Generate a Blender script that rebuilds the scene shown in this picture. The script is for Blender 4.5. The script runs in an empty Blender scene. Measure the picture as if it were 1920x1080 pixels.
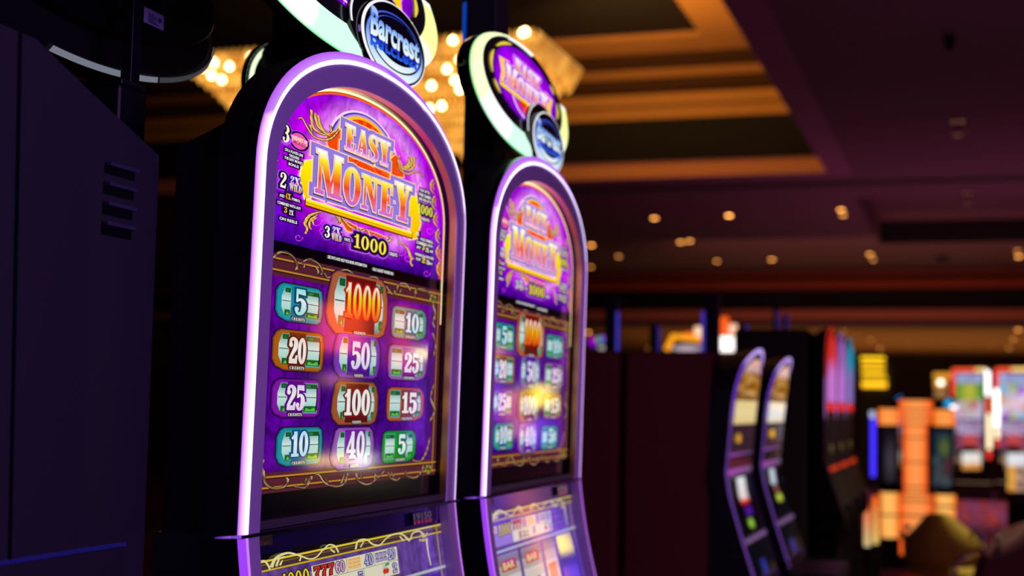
import bpy, bmesh, math, random
from mathutils import Vector, Matrix
from mathutils.geometry import tessellate_polygon
random.seed(7)
S = bpy.context.scene
COL = S.collection
# ------------------------------------------------------------------ camera
HC = 1.40                                   # camera height above the carpet
F = 2667.0                                  # 50 mm on a 36 mm sensor, in pixels of the 1920 frame
PSI, TH, RO = math.radians(18), math.radians(4.67), .0184
FW = Vector((math.cos(TH)*math.cos(PSI), math.cos(TH)*math.sin(PSI), math.sin(TH)))
R0 = FW.cross(Vector((0, 0, 1))).normalized(); U0 = R0.cross(FW)
RT = R0*math.cos(RO)+U0*math.sin(RO); UP = -R0*math.sin(RO)+U0*math.cos(RO)
cd = bpy.data.cameras.new('camera'); cam = bpy.data.objects.new('camera', cd); COL.objects.link(cam)
cam.matrix_world = Matrix(((RT.x, UP.x, -FW.x, 0), (RT.y, UP.y, -FW.y, 0), (RT.z, UP.z, -FW.z, HC), (0, 0, 0, 1)))
cd.lens = 50; cd.sensor_width = 36; cd.clip_start = .02; cd.clip_end = 200
cd.dof.use_dof = True; cd.dof.focus_distance = 1.72; cd.dof.aperture_fstop = 4.0
S.camera = cam
# ------------------------------------------------------------------ world, view, big lights
w = bpy.data.worlds.new('world'); S.world = w; w.use_nodes = True
bg = w.node_tree.nodes['Background']; bg.inputs[0].default_value = (.34, .18, .42, 1); bg.inputs[1].default_value = .022
S.view_settings.view_transform = 'Standard'; S.view_settings.look = 'None'
S.view_settings.exposure = 0; S.view_settings.gamma = 1; S.view_settings.use_curve_mapping = False

def area_light(name, loc, size, power, col, rot=(0, 0, 0), sy=None):
    l = bpy.data.lights.new(name, 'AREA'); l.spread = math.radians(75 if 'downlight' in name else 180); l.energy = power; l.color = col; l.size = size
    if sy: l.shape = 'RECTANGLE'; l.size_y = sy
    o = bpy.data.objects.new(name, l); COL.objects.link(o); o.location = loc; o.rotation_euler = rot
    return o
def point_light(name, loc, power, col, r=.2):
    l = bpy.data.lights.new(name, 'POINT'); l.energy = power; l.color = col; l.shadow_soft_size = r
    o = bpy.data.objects.new(name, l); COL.objects.link(o); o.location = loc
    return o
# warm lamps floating in the big ceiling recess in place of its cove lights, washing its mouldings
for loc, sx_, pw, aim in (((13.6, 5.5, 4.85), 5, 45, (1, -.25, .18)), ((15.3, 4.0, 4.9), 2.4, 60, (.75, -.6, .25))):
    lo_ = area_light('cove_lamp', loc, sx_, pw, (1, .47, .10), sy=.4); lo_.rotation_euler = Vector(aim).to_track_quat('-Z', 'Y').to_euler()
point_light('chandelier_glow', (8.3, 3.6, 4.9), 18, (1, .55, .2), .5)
# light of the ceiling downlights over the aisle and the far hall
area_light('aisle_downlight', (5.5, -5, 4.3), 1.5, 20, (1, .62, .35))
area_light('hall_downlight', (22, -1.5, 4.3), 7, 260, (1, .55, .3))
area_light('far_ceiling_fill', (41, 2, .6), 12, 300, (1, .5, .16), (math.pi, 0, 0))  # unseen fill near the floor, shining up at the far ceiling
# added fill lights in the machines' tints, brightening the ceiling
area_light('hall_fill', (22, -2, 1.7), 10, 75, (.75, .2, .5), (math.pi, 0, 0))
area_light('hall_fill', (9, -3.5, 1.7), 6, 12, (.55, .2, .75), (math.pi, 0, 0))
area_light('hall_fill', (28.5, 2, 1.9), 7, 42, (1, .38, .22), (math.pi*.75, 0, -math.pi/2))  # fill added to brighten the lower edge of the bulkhead
area_light('hall_fill', (2.6, -1.6, 1.2), 1.0, 3, (1, .3, .15), (math.radians(85), 0, math.radians(-60)))  # red fill added to brighten the dark cabinet sides
# violet fill added from across the aisle to brighten the bezels
area_light('bezel_fill', (.9, -1.3, 1.75), 1.2, 30, (.58, .27, 1), (math.radians(82), 0, math.radians(-12)), 1.0)
area_light('chair_fill_downlight', (8.2, -.9, 4.2), .3, 45, (1, .8, .45))  # unseen lamp added to light up the chairs

# ------------------------------------------------------------------ pixel helpers (pixels of the 1920x1080 photograph)
def ray(x, y): return FW+RT*((x-960)/F)-UP*((y-540)/F)
def atX(x, y, X): d = ray(x, y); t = X/d.x; return Vector((X, d.y*t, d.z*t+HC))
def atY(x, y, Y): d = ray(x, y); t = Y/d.y; return Vector((d.x*t, Y, d.z*t+HC))
def atZ(x, y, Z): d = ray(x, y); t = (Z-HC)/d.z; return Vector((d.x*t, d.y*t, Z))
# ------------------------------------------------------------------ colours, materials
def lin(c): c = c/255.0; return c/12.92 if c <= .04045 else ((c+.055)/1.055)**2.4
def rgb(r, g, b): return (lin(r), lin(g), lin(b), 1.0)
def hx(s): return rgb(int(s[0:2], 16), int(s[2:4], 16), int(s[4:6], 16))
MATS = {}
def mat(name, base=(0.01, 0.01, 0.01, 1), rough=.5, metal=0., emi=None, es=0., noise=0., nscale=20., spec=.5, bump=0.):
    if name in MATS: return MATS[name]
    m = bpy.data.materials.new(name); m.use_nodes = True; nt = m.node_tree; b = nt.nodes['Principled BSDF']
    b.inputs['Base Color'].default_value = base; b.inputs['Roughness'].default_value = rough
    b.inputs['Metallic'].default_value = metal; b.inputs['Specular IOR Level'].default_value = spec
    if emi: b.inputs['Emission Color'].default_value = emi; b.inputs['Emission Strength'].default_value = es
    tc = nt.nodes.new('ShaderNodeTexCoord'); n = nt.nodes.new('ShaderNodeTexNoise')
    n.inputs['Scale'].default_value = nscale; n.inputs['Detail'].default_value = 4
    nt.links.new(tc.outputs['Object'], n.inputs['Vector'])
    mx = nt.nodes.new('ShaderNodeMix'); mx.data_type = 'RGBA'; mx.blend_type = 'MULTIPLY'; mx.inputs[0].default_value = noise if noise else .06
    mx.inputs[6].default_value = base; nt.links.new(n.outputs['Fac'], mx.inputs[7]); nt.links.new(mx.outputs[2], b.inputs['Base Color'])
    if bump:
        bp = nt.nodes.new('ShaderNodeBump'); bp.inputs['Strength'].default_value = bump; bp.inputs['Distance'].default_value = .002
        nt.links.new(n.outputs['Fac'], bp.inputs['Height']); nt.links.new(bp.outputs['Normal'], b.inputs['Normal'])
    MATS[name] = m; return m
def mat_art(name, es=1.0, rough=.12, spec=.5, mottle=0., nscale=30., distort=1.5, base=.004):
    """print or screen lit from behind: colours come from the mesh, a gloss sits over it"""
    if name in MATS: return MATS[name]
    m = bpy.data.materials.new(name); m.use_nodes = True; nt = m.node_tree; b = nt.nodes['Principled BSDF']
    b.inputs['Base Color'].default_value = (base, base, base, 1); b.inputs['Roughness'].default_value = rough
    b.inputs['Specular IOR Level'].default_value = spec
    at = nt.nodes.new('ShaderNodeAttribute'); at.attribute_name = 'Col'
    src = at.outputs['Color']
    if mottle:
        tc = nt.nodes.new('ShaderNodeTexCoord'); n = nt.nodes.new('ShaderNodeTexNoise')
        n.inputs['Scale'].default_value = nscale; n.inputs['Detail'].default_value = 5; n.inputs['Distortion'].default_value = distort
        nt.links.new(tc.outputs['Object'], n.inputs['Vector'])
        mr = nt.nodes.new('ShaderNodeMapRange'); mr.inputs[1].default_value = .32; mr.inputs[2].default_value = .68
        mr.inputs[3].default_value = 1-mottle; mr.inputs[4].default_value = 1+mottle
        nt.links.new(n.outputs['Fac'], mr.inputs[0])
        vm = nt.nodes.new('ShaderNodeVectorMath'); vm.operation = 'SCALE'
        nt.links.new(src, vm.inputs[0]); nt.links.new(mr.outputs[0], vm.inputs['Scale']); src = vm.outputs[0]
    nt.links.new(src, b.inputs['Emission Color']); b.inputs['Emission Strength'].default_value = es
    MATS[name] = m; return m
def glow(name, c, s): return mat(name, (0.02, 0.02, 0.02, 1), .4, emi=c, es=s)

# ------------------------------------------------------------------ mesh builder
class MB:
    def __init__(s): s.v = []; s.f = []; s.mi = []; s.c = []
    def add(s, vs, fs, m=0, col=(0, 0, 0, 1)):
        n = len(s.v); s.v += [tuple(v) for v in vs]
        s.c += (list(col) if isinstance(col, list) else [col]*len(vs))
        for f in fs: s.f.append(tuple(i+n for i in f)); s.mi.append(m)
    def box(s, x0, x1, y0, y1, z0, z1, m=0, col=(0, 0, 0, 1), bev=0.0):
        if bev:
            bm = bmesh.new(); bmesh.ops.create_cube(bm, size=1)
            for v in bm.verts: v.co = Vector((x0+(v.co.x+.5)*(x1-x0), y0+(v.co.y+.5)*(y1-y0), z0+(v.co.z+.5)*(z1-z0)))
            bmesh.ops.bevel(bm, geom=bm.edges[:], offset=bev, segments=3, profile=.6, affect='EDGES')
            bm.verts.ensure_lookup_table(); bm.verts.index_update()
            s.add([v.co[:] for v in bm.verts], [[v.index for v in f.verts] for f in bm.faces], m, col); bm.free(); return
        s.add([(x0, y0, z0), (x1, y0, z0), (x1, y1, z0), (x0, y1, z0), (x0, y0, z1), (x1, y0, z1), (x1, y1, z1), (x0, y1, z1)],
              [(0, 3, 2, 1), (4, 5, 6, 7), (0, 1, 5, 4), (1, 2, 6, 5), (2, 3, 7, 6), (3, 0, 4, 7)], m, col)
    def prism(s, pts, d, m=0, col=(0, 0, 0, 1)):
        """closed polygon of 3-D points pushed along vector d"""
        n = len(pts); p = [Vector(q) for q in pts]; d = Vector(d)
        tri = tessellate_polygon([p])
        vs = p+[q+d for q in p]
        fs = [tuple(t) for t in tri]+[tuple(i+n for i in reversed(t)) for t in tri]
        fs += [(i, (i+1) % n, (i+1) % n+n, i+n) for i in range(n)]
        s.add(vs, fs, m, col)
    def tube(s, pts, r, seg=10, m=0, col=(0, 0, 0, 1), closed=False, sq=None):
        pts = [Vector(p) for p in pts]; n = len(pts); vs = []; fs = []
        rr = r if isinstance(r, (list, tuple)) else [r]*n
        cc = col if isinstance(col, list) else [col]*n
        cols = []
        for i in range(n):
            a = pts[i-1] if (i > 0 or closed) else pts[i]; b = pts[(i+1) % n] if (i < n-1 or closed) else pts[i]
            t = (b-a).normalized(); u = t.cross(Vector((0, 0, 1)) if abs(t.z) < .95 else Vector((0, 1, 0))).normalized(); v = t.cross(u)
            for k in range(seg):
                an = 2*math.pi*k/seg; vs.append(pts[i]+(u*math.cos(an)+v*math.sin(an)*(sq or 1))*rr[i]); cols.append(cc[i])
        for i in range(n if closed else n-1):
            j = (i+1) % n
            for k in range(seg): fs.append((i*seg+k, i*seg+(k+1) % seg, j*seg+(k+1) % seg, j*seg+k))
        if not closed: fs += [tuple(range(seg))[::-1], tuple(range((n-1)*seg, n*seg))]
        s.add(vs, fs, m, cols)
    def strip(s, A, B, m=0, colA=(0, 0, 0, 1), colB=None, closed=False):
        n = len(A); cA = colA if isinstance(colA, list) else [colA]*n
        cB = colB if isinstance(colB, list) else ([colB]*n if colB else cA)
        fs = [(i, (i+1) % n, n+(i+1) % n, n+i) for i in range(n if closed else n-1)]
        s.add(list(A)+list(B), fs, m, cA+cB)
    def lathe(s, c, prof, seg=24, m=0, col=(0, 0, 0, 1), sx=1, sy=1):
        vs = []; fs = []; n = len(prof)
        for r, z in prof:
            for k in range(seg):
                a = 2*math.pi*k/seg; vs.append((c[0]+r*sx*math.cos(a), c[1]+r*sy*math.sin(a), c[2]+z))
        for i in range(n-1):
            for k in range(seg): fs.append((i*seg+k, i*seg+(k+1) % seg, (i+1)*seg+(k+1) % seg, (i+1)*seg+k))
        fs += [tuple(range(seg))[::-1], tuple(range((n-1)*seg, n*seg))]
        s.add(vs, fs, m, col)
    def build(s, name, mats, parent=None, smooth=False, loc=None):
        me = bpy.data.meshes.new(name); me.from_pydata(s.v, [], s.f)
        for m in (mats if isinstance(mats, (list, tuple)) else [mats]): me.materials.append(m)
        me.polygons.foreach_set('material_index', s.mi)
        ca = me.color_attributes.new('Col', 'FLOAT_COLOR', 'POINT')
        ca.data.foreach_set('color', [x for c in s.c for x in (c if len(c) == 4 else (*c, 1))])
        if smooth:
            me.polygons.foreach_set('use_smooth', [True]*len(s.f)); me.set_sharp_from_angle(angle=math.radians(38))
        me.update()
        o = bpy.data.objects.new(name, me); COL.objects.link(o)
        if parent: o.parent = parent
        if loc: o.location = loc
        return o
def tag(o, label=None, cat=None, group=None, kind=None):
    if label: o['label'] = label
    if cat: o['category'] = cat
    if group: o['group'] = group
    if kind: o['kind'] = kind
    return o
def empty(name, loc=(0, 0, 0), rz=0.): 
    o = bpy.data.objects.new(name, None); COL.objects.link(o); o.location = loc; o.rotation_euler = (0, 0, rz); o.empty_display_size = .1; return o
def copy_tree(o, parent=None):
    c = o.copy(); COL.objects.link(c)
    if parent: c.parent = parent
    for ch in list(o.children): copy_tree(ch, c)
    return c

# ------------------------------------------------------------------ flat art: glyphs, ribbons, layers
def offset(poly, d):
    """push a closed polygon outwards by d (orientation does not matter)"""
    n = len(poly); ar = sum(poly[i][0]*poly[(i+1) % n][1]-poly[(i+1) % n][0]*poly[i][1] for i in range(n))
    sg = 1 if ar > 0 else -1; out = []
    for i in range(n):
        a, b, c = poly[i-1], poly[i], poly[(i+1) % n]
        e1 = Vector((b[0]-a[0], b[1]-a[1])); e2 = Vector((c[0]-b[0], c[1]-b[1]))
        if e1.length < 1e-9 or e2.length < 1e-9: out.append(b); continue
        e1.normalize(); e2.normalize()
        n1 = Vector((e1.y, -e1.x))*sg; n2 = Vector((e2.y, -e2.x))*sg; nn = n1+n2
        if nn.length < 1e-6: nn = n1.copy()
        nn.normalize(); k = max(.62, nn.dot(n1)); out.append((b[0]+nn.x*d/k, b[1]+nn.y*d/k))
    return out
def area(poly):
    n = len(poly); return abs(sum(poly[i][0]*poly[(i+1) % n][1]-poly[(i+1) % n][0]*poly[i][1] for i in range(n)))/2
def rect(x0, y0, x1, y1): return [(x0, y0), (x1, y0), (x1, y1), (x0, y1)]
def ell(cx, cy, rx, ry, n=28, a0=0, a1=360): 
    full = abs(a1-a0) == 360; k = n if full else n+1
    return [(cx+rx*math.cos(math.radians(a0+(a1-a0)*i/n)), cy+ry*math.sin(math.radians(a0+(a1-a0)*i/n))) for i in range(k)]
def rrect(x0, y0, x1, y1, r, n=5):
    o = []
    for cx, cy, a in ((x1-r, y0+r, -90), (x1-r, y1-r, 0), (x0+r, y1-r, 90), (x0+r, y0+r, 180)):
        o += [(cx+r*math.cos(math.radians(a+90*i/n)), cy+r*math.sin(math.radians(a+90*i/n))) for i in range(n+1)]
    return o
def bez(pts, n=14):
    """smooth path through the points (Catmull-Rom)"""
    if len(pts) < 3: return list(pts)
    P = [pts[0]]+list(pts)+[pts[-1]]; out = []
    for i in range(1, len(P)-2):
        for k in range(n):
            t = k/n; a, b, c, d = P[i-1], P[i], P[i+1], P[i+2]
            out.append(tuple(.5*((2*b[j])+(-a[j]+c[j])*t+(2*a[j]-5*b[j]+4*c[j]-d[j])*t*t+(-a[j]+3*b[j]-3*c[j]+d[j])*t**3) for j in range(len(b))))
    out.append(tuple(pts[-1])); return out
def pen(pts, ws, smooth=6):
    """ribbon polygon along pts, widths ws"""
    q = bez([(p[0], p[1], w_) for p, w_ in zip(pts, ws)], smooth); L = []; R = []
    for i in range(len(q)):
        a = q[max(0, i-1)]; b = q[min(len(q)-1, i+1)]; t = Vector((b[0]-a[0], b[1]-a[1]))
        if t.length < 1e-9: t = Vector((1, 0))
        t.normalize(); h = max(q[i][2], 1e-5)/2
        L.append((q[i][0]-t.y*h, q[i][1]+t.x*h)); R.append((q[i][0]+t.y*h, q[i][1]-t.x*h))
    return L+R[::-1]
def G(ch):
    """slab/Didone glyphs, cap height 1: (width, [shape = [outer, hole...]])"""
    t = .09; r_ = rect
    if ch == 'E': return .66, [[r_(.1, 0, .34, 1)], [r_(0, 0, .60, t)], [r_(0, 1-t, .58, 1)], [r_(.3, .46, .46, .54)], [[(.40, .36), (.47, .36), (.47, .64), (.40, .64)]], [[(.50, 1), (.60, 1), (.60, .70), (.54, .70)]], [[(.50, 0), (.62, 0), (.64, .32), (.58, .32)]]]
    if ch == 'A': return .80, [[[(.33, 1), (.45, 1), (.18, 0), (.10, 0)]], [[(.33, 1), (.50, 1), (.72, 0), (.46, 0)]], [r_(.2, .28, .5, .35)], [r_(0, 0, .27, t)], [r_(.38, 0, .80, t)]]
    if ch == 'Y': return .80, [[[(.08, 1), (.34, 1), (.52, .46), (.30, .40)]], [[(.60, 1), (.70, 1), (.50, .40), (.42, .46)]], [r_(.29, 0, .53, .5)], [r_(0, 1-t, .42, 1)], [r_(.52, 1-t, .80, 1)], [r_(.16, 0, .66, t)]]
    if ch == 'S': return .62, [[pen([(.53, .70), (.46, .92), (.27, .97), (.10, .84), (.12, .64), (.34, .50), (.50, .34), (.50, .14), (.30, .02), (.12, .09), (.06, .28)], [.05, .07, .10, .18, .22, .25, .22, .18, .10, .07, .05])], [[(.50, 1), (.56, 1), (.56, .66), (.52, .66)]], [[(.03, 0), (.08, 0), (.08, .34), (.03, .34)]]]
    if ch == 'M': return .98, [[r_(.10, 0, .19, 1)], [[(.10, 1), (.36, 1), (.58, .12), (.46, 0)]], [[(.74, 1), (.82, 1), (.52, 0), (.46, 0)]], [r_(.66, 0, .90, 1)], [r_(0, 0, .30, t)], [r_(.56, 0, .98, t)], [r_(0, 1-t, .3, 1)], [r_(.7, 1-t, .98, 1)]]
    if ch == 'N': return .78, [[r_(.10, 0, .18, 1)], [r_(.58, 0, .66, 1)], [[(.06, 1), (.34, 1), (.67, 0), (.56, 0)]], [r_(0, 0, .28, t)], [r_(.46, 1-t, .78, 1)], [r_(0, 1-t, .2, 1)]]
    if ch in 'O': return .74, [[ell(.37, .5, .36, .53), ell(.37, .5, .13, .44)]]
    if ch == '0': return .46, [[ell(.23, .5, .21, .51), ell(.23, .5, .085, .42)]]
    if ch == '1': return .34, [[r_(.12, 0, .25, 1)], [[(.0, .76), (.04, .70), (.16, .84), (.2, 1)]], [r_(.02, 0, .34, t)]]
    if ch == '2': return .48, [[pen([(.08, .70), (.10, .90), (.24, .97), (.38, .84), (.36, .62), (.22, .40), (.08, .16)], [.08, .09, .08, .17, .17, .12, .10])], [[(.04, .0), (.44, 0), (.46, .30), (.41, .30), (.36, .15), (.05, .17)]], [ell(.10, .72, .08, .09, 12)]]
    if ch == '3': return .46, [[pen([(.07, .80), (.16, .95), (.30, .92), (.35, .74), (.28, .57), (.17, .53)], [.08, .08, .12, .17, .12, .06])], [pen([(.17, .53), (.32, .47), (.37, .27), (.28, .07), (.14, .04), (.06, .18)], [.06, .12, .18, .12, .08, .08])], [ell(.09, .79, .07, .08, 12)], [ell(.09, .2, .07, .08, 12)]]
    if ch == '4': return .50, [[r_(.26, 0, .39, 1)], [[(.30, 1), (.38, 1), (.09, .32), (.02, .32)]], [r_(.02, .22, .48, .32)], [r_(.18, 0, .47, t)]]
    if ch == '5': return .46, [[[(.07, 1), (.40, 1), (.42, .80), (.09, .84)]], [r_(.07, .50, .12, .95)], [pen([(.09, .53), (.24, .60), (.36, .48), (.37, .25), (.28, .06), (.14, .03), (.06, .18)], [.05, .09, .15, .18, .12, .08, .08])], [ell(.09, .2, .07, .08, 12)]]
    if ch == '6': return .46, [[ell(.24, .31, .20, .32), ell(.24, .31, .075, .24)], [pen([(.38, .86), (.26, .96), (.12, .78), (.08, .5), (.10, .3)], [.1, .08, .13, .13, .1])]]
    if ch == '7': return .46, [[[(.04, 1), (.44, 1), (.44, .86), (.28, .4), (.26, 0), (.10, 0), (.14, .4), (.34, .82), (.1, .82), (.08, .7), (.04, .7)]]]
    if ch == '4': return .5, []
    if ch == 'X': return .74, [[[(.05, 1), (.32, 1), (.70, 0), (.43, 0)]], [[(.58, 1), (.66, 1), (.18, 0), (.10, 0)]], [r_(0, 1-t, .38, 1)], [r_(.48, 1-t, .74, 1)], [r_(0, 0, .28, t)], [r_(.36, 0, .76, t)]]
    if ch == 'W': return 1.0, [[[(.04, 1), (.28, 1), (.40, 0), (.30, 0)]], [[(.48, 1), (.54, 1), (.40, 0), (.32, 0)]], [[(.42, 1), (.64, 1), (.76, 0), (.66, 0)]], [[(.84, 1), (.92, 1), (.76, 0), (.68, 0)]], [r_(0, 1-t, .34, 1)], [r_(.76, 1-t, 1, 1)]]
    if ch == 'I': return .36, [[r_(.07, 0, .29, 1)], [r_(0, 0, .36, t)], [r_(0, 1-t, .36, 1)]]
    if ch == 'L': return .58, [[r_(.08, 0, .3, 1)], [r_(0, 0, .5, t)], [r_(0, 1-t, .4, 1)], [[(.44, 0), (.56, 0), (.58, .34), (.52, .34)]]]
    if ch == 'D': return .68, [[r_(.08, 0, .28, 1)], [[(.1, 0), (.36, 0), (.6, .14), (.67, .5), (.6, .86), (.36, 1), (.1, 1)], [(.28, .08), (.35, .08), (.43, .2), (.46, .5), (.43, .8), (.35, .92), (.28, .92)]]]
    if ch == 'C': return .64, [[pen([(.54, .72), (.44, .94), (.28, .95), (.14, .74), (.12, .5), (.14, .26), (.28, .05), (.46, .06), (.57, .26)], [.05, .08, .12, .2, .24, .2, .12, .08, .05])], [r_(.50, .66, .56, 1)]]
    if ch == 'R': return .74, [[r_(.08, 0, .3, 1)], [[(.1, .46), (.36, .46), (.54, .56), (.6, .74), (.52, .93), (.36, 1), (.1, 1)], [(.3, .54), (.34, .54), (.38, .74), (.34, .92), (.3, .92)]], [[(.3, .5), (.44, .5), (.72, .0), (.50, 0)]], [r_(0, 0, .38, t)]]
    if ch == 'T': return .66, [[r_(.22, 0, .44, 1)], [r_(0, 1-t, .66, 1)], [r_(.1, 0, .56, t)], [r_(0, .7, .06, 1)], [r_(.6, .7, .66, 1)]]
    if ch == 'B': return .66, [[r_(.08, 0, .28, 1)], [[(.1, .5), (.36, .5), (.54, .6), (.56, .8), (.4, 1), (.1, 1)], [(.28, .58), (.33, .58), (.36, .75), (.33, .92), (.28, .92)]], [[(.1, 0), (.4, 0), (.6, .14), (.62, .38), (.42, .52), (.1, .52)], [(.28, .08), (.34, .08), (.4, .26), (.34, .44), (.28, .44)]]]
    return .3, []
_TC = {}
def sans(txt, fat=.012):
    """the built-in plain face as triangles, cap height about 1"""
    if (txt, fat) in _TC: return _TC[(txt, fat)]
    cu = bpy.data.curves.new('t', 'FONT'); cu.body = txt; cu.size = 1.38; cu.offset = fat; cu.resolution_u = 3
    ob = bpy.data.objects.new('t', cu); me = ob.to_mesh()
    v = [(p.co.x, p.co.y) for p in me.vertices]; f = [tuple(p.vertices) for p in me.polygons]; ob.to_mesh_clear()
    bpy.data.objects.remove(ob); bpy.data.curves.remove(cu)
    x0 = min([p[0] for p in v] or [0]); x1 = max([p[0] for p in v] or [1]); v = [(p[0]-x0, p[1]) for p in v]
    _TC[(txt, fat)] = (x1-x0, v, f); return _TC[(txt, fat)]
class Art:
    """paints flat shapes, layer over layer; amap(a, b, layer) puts a point on the real surface"""
    def __init__(s, amap, m=0): s.mb = MB(); s.amap = amap; s.m = m; s.L = 1
    def emit(s, v, f, col, L, m=None):
        L = s.L if L is None else L; mi = s.m if m is None else m
        cuts = getattr(col, 'cuts', None)
        if cuts:
            bm = bmesh.new(); bv = [bm.verts.new((p[0], p[1], 0)) for p in v]
            for t in f:
                try: bm.faces.new([bv[i] for i in t])
                except ValueError: pass
            for c in cuts: bmesh.ops.bisect_plane(bm, geom=bm.verts[:]+bm.edges[:]+bm.faces[:], plane_co=(0, c, 0), plane_no=(0, 1, 0), dist=1e-7)
            bm.verts.index_update(); v = [(p.co.x, p.co.y) for p in bm.verts]; f = [[q.index for q in t.verts] for t in bm.faces]; bm.free()
        cf = col if callable(col) else (lambda a, b: col)
        s.mb.add([s.amap(x, y, L) for x, y in v], f, mi, [cf(x, y) for x, y in v])
    def shape(s, contours, col, L=None, m=None):
        cs = [[Vector((p[0], p[1], 0)) for p in c] for c in contours]
        s.emit([(p.x, p.y) for c in cs for p in c], [tuple(t) for t in tessellate_polygon(cs)], col, L, m)
    def tris(s, v, f, col, L=None): s.emit(v, f, col, L)
    def serif(s, txt, a, b, wd, h, cols, gap=.07, outs=(), shadow=None, hs=None):
        """outs = [(offset, colour)...] widest first; hs = per-letter heights"""
        gl = []; x = 0
        for i, ch in enumerate(txt):
            if ch == ' ': x += .35; continue
            gw, sh = G(ch); k = hs[i] if hs else 1.; gl.append((x, sh, k)); x += gw*(k**.5)+gap
        k = wd/(x-gap)
        def tr(p, x0, kk): return (a+(x0+p[0]*(kk**.5))*k, b+p[1]*h*kk)
        n = 0
        for d, c in outs:
            for x0, sh, kk in gl:
                for cs in sh:
                    q = [[tr(p, x0, kk) for p in cc] for cc in cs]
                    o = [offset(q[0], d)]
                    for hole in q[1:]:
                        hh = offset(hole, -d)
                        mw = min(max(p[0] for p in hole)-min(p[0] for p in hole), max(p[1] for p in hole)-min(p[1] for p in hole))
                        if mw > 2.3*d: o.append(hh)
                    s.shape(o, c, s.L+n)
            n += 1
        for x0, sh, kk in gl:
            for cs in sh: s.shape([[tr(p, x0, kk) for p in cc] for cc in cs], cols, s.L+n)
        return n+1
    def text(s, txt, a, b, wd, h, col, fat=.03, L=None):
        w0, v, f = sans(txt, fat)
        s.tris([(a+x*wd/w0, b+y*h) for x, y in v], f, col, L)
def vgrad(b0, b1, stops):
    """vertical run of colours between heights b0 and b1 (print of the lettering)"""
    def f(a, b):
        t = max(0, min(1, (b-b0)/(b1-b0)))
        for (t0, c0), (t1, c1) in zip(stops, stops[1:]):
            if t <= t1: k = (t-t0)/max(1e-6, t1-t0); return tuple(c0[i]+(c1[i]-c0[i])*k for i in range(4))
        return stops[-1][1]
    f.cuts = [b0+(b1-b0)*t for t, c in stops[1:-1]]
    return f
# ================================================================== the two big slot machines in front
M_BODY = mat('black_cabinet_paint', rgb(26, 26, 32), .38, noise=.25, nscale=60)
M_BLACK = mat('black_gloss', (.004, .004, .006, 1), .12)
M_MATTE = mat('black_plastic', (.006, .006, .008, 1), .6)
M_BEZEL = mat('lilac_satin_metal', rgb(176, 150, 205), .42, .35, noise=.12, nscale=8)
M_CHAMP = mat('champagne_chrome', rgb(255, 205, 120), .3, 1.0)
M_TUBE = mat_art('neon_diffuser', 1.0, .5, .1)
M_ART = mat_art('backlit_print', 1.0, .16, .5)
M_ARTM = mat_art('backlit_print_background', 1.0, .10, .5, mottle=.38, nscale=26, distort=2.2)
M_LCD = mat_art('screen_picture', .80, .07, .6)
M_LCDM = mat_art('screen_background', .92, .07, .6, mottle=.5, nscale=22, distort=2.5)
X1, Y1 = 1.405, .764
K = .41                                  # the wide art is drawn in narrow units and stretched back
ZS = HC-.15                              # seam height
def yp(w):                               # front profile: leans a little, curls towards the player below the seam
    d = -.15-w
    return -.018*(w+.15) if d < 0 else -(.10*d+.42*d*d)
def P(px, py, ys=.020):
    w = 0
    for _ in range(6): p = atY(px, py, Y1+ys+yp(w)); w = p.z-HC
    return ((p.x-X1)*K, w)
def TB(x0, y0, x1, h, ys=.020):
    y1 = y0+(774-y0)*(x1-x0)/(1825-x0)
    a0, b0 = P(x0, y0, ys); a1, _ = P(x1, y1, ys); _, b2 = P(x0, y0-h, ys)
    return a0, b0, a1-a0, b2-b0
def amap(a, b, L): return (a/K, .0205-L*.00014+yp(b), b+HC)
def arch(t, w0=-.15, n=44, c=.345, hw=.345, sp=.265, hh=.188, e=2.12):
    """inset arch outline, left foot to right foot, as (u, w)"""
    A = hw-t; B = hh-t*.96; pts = [(c-A, w0+(sp-w0)*i/6) for i in range(6)]
    for i in range(n+1):
        th = math.pi*(1-i/n); cx, sx = math.cos(th), math.sin(th)
        pts.append((c+A*math.copysign(abs(cx)**(2/e), cx), sp+B*abs(sx)**(2/e)))
    pts += [(c+A, sp+(w0-sp)*i/6) for i in range(1, 7)]
    return pts
def A3(pts, y): return [(u, y+yp(w), w+HC) for u, w in pts]
GOLD = [(0, hx('8a4a00')), (.3, hx('ffb400')), (.6, hx('ffe860')), (1, hx('fff8c8'))]
def gold(a, b): 
    k = .5+.5*math.sin(a*900+b*700); return tuple(hx('b86a00')[i]*(1-k)+hx('ffe27a')[i]*k for i in range(4))
def led(u, w, kind):
    """state of the running colour light around the frame"""
    k = max(0, min(1, u/.69)); up = max(0, min(1, (w-.2)/.2))
    if kind == 'in': c = (1.0, .62, 1.25) if (u > .5 and w < .3) else ((1.5, 1.25, 2.0) if u > .2 else (2.2, 1.7, 2.6))
    else:
        a, b = ((1.7, 1.1, 2.4) if w < .33 and u < .3 else (.50, .20, .95)), (.40, .13, .95)
        c = a if u < .3 else b
        if w > .33 and u < .35: c = (.60, .28, .92)
    if w < -.15: c = (.62, .22, 1.0) if kind == 'in' else (.36, .05, .95)
    return (*c, 1)
def scroll(A, pts, ws, L=None, c=gold, dark=True, sm=8):
    L = A.L if L is None else L
    if dark: A.shape([pen(pts, [q+.0016 for q in ws], sm)], hx('3a1038'), L)
    A.shape([pen(pts, ws, sm)], c, L+1)
def pxscroll(A, px, wpx, L=None, c=gold, dark=True, ys=.020):
    k = 1/1660.; scroll(A, [P(x, y, ys) for x, y in px], [q*k for q in wpx], L, c, dark)

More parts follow.
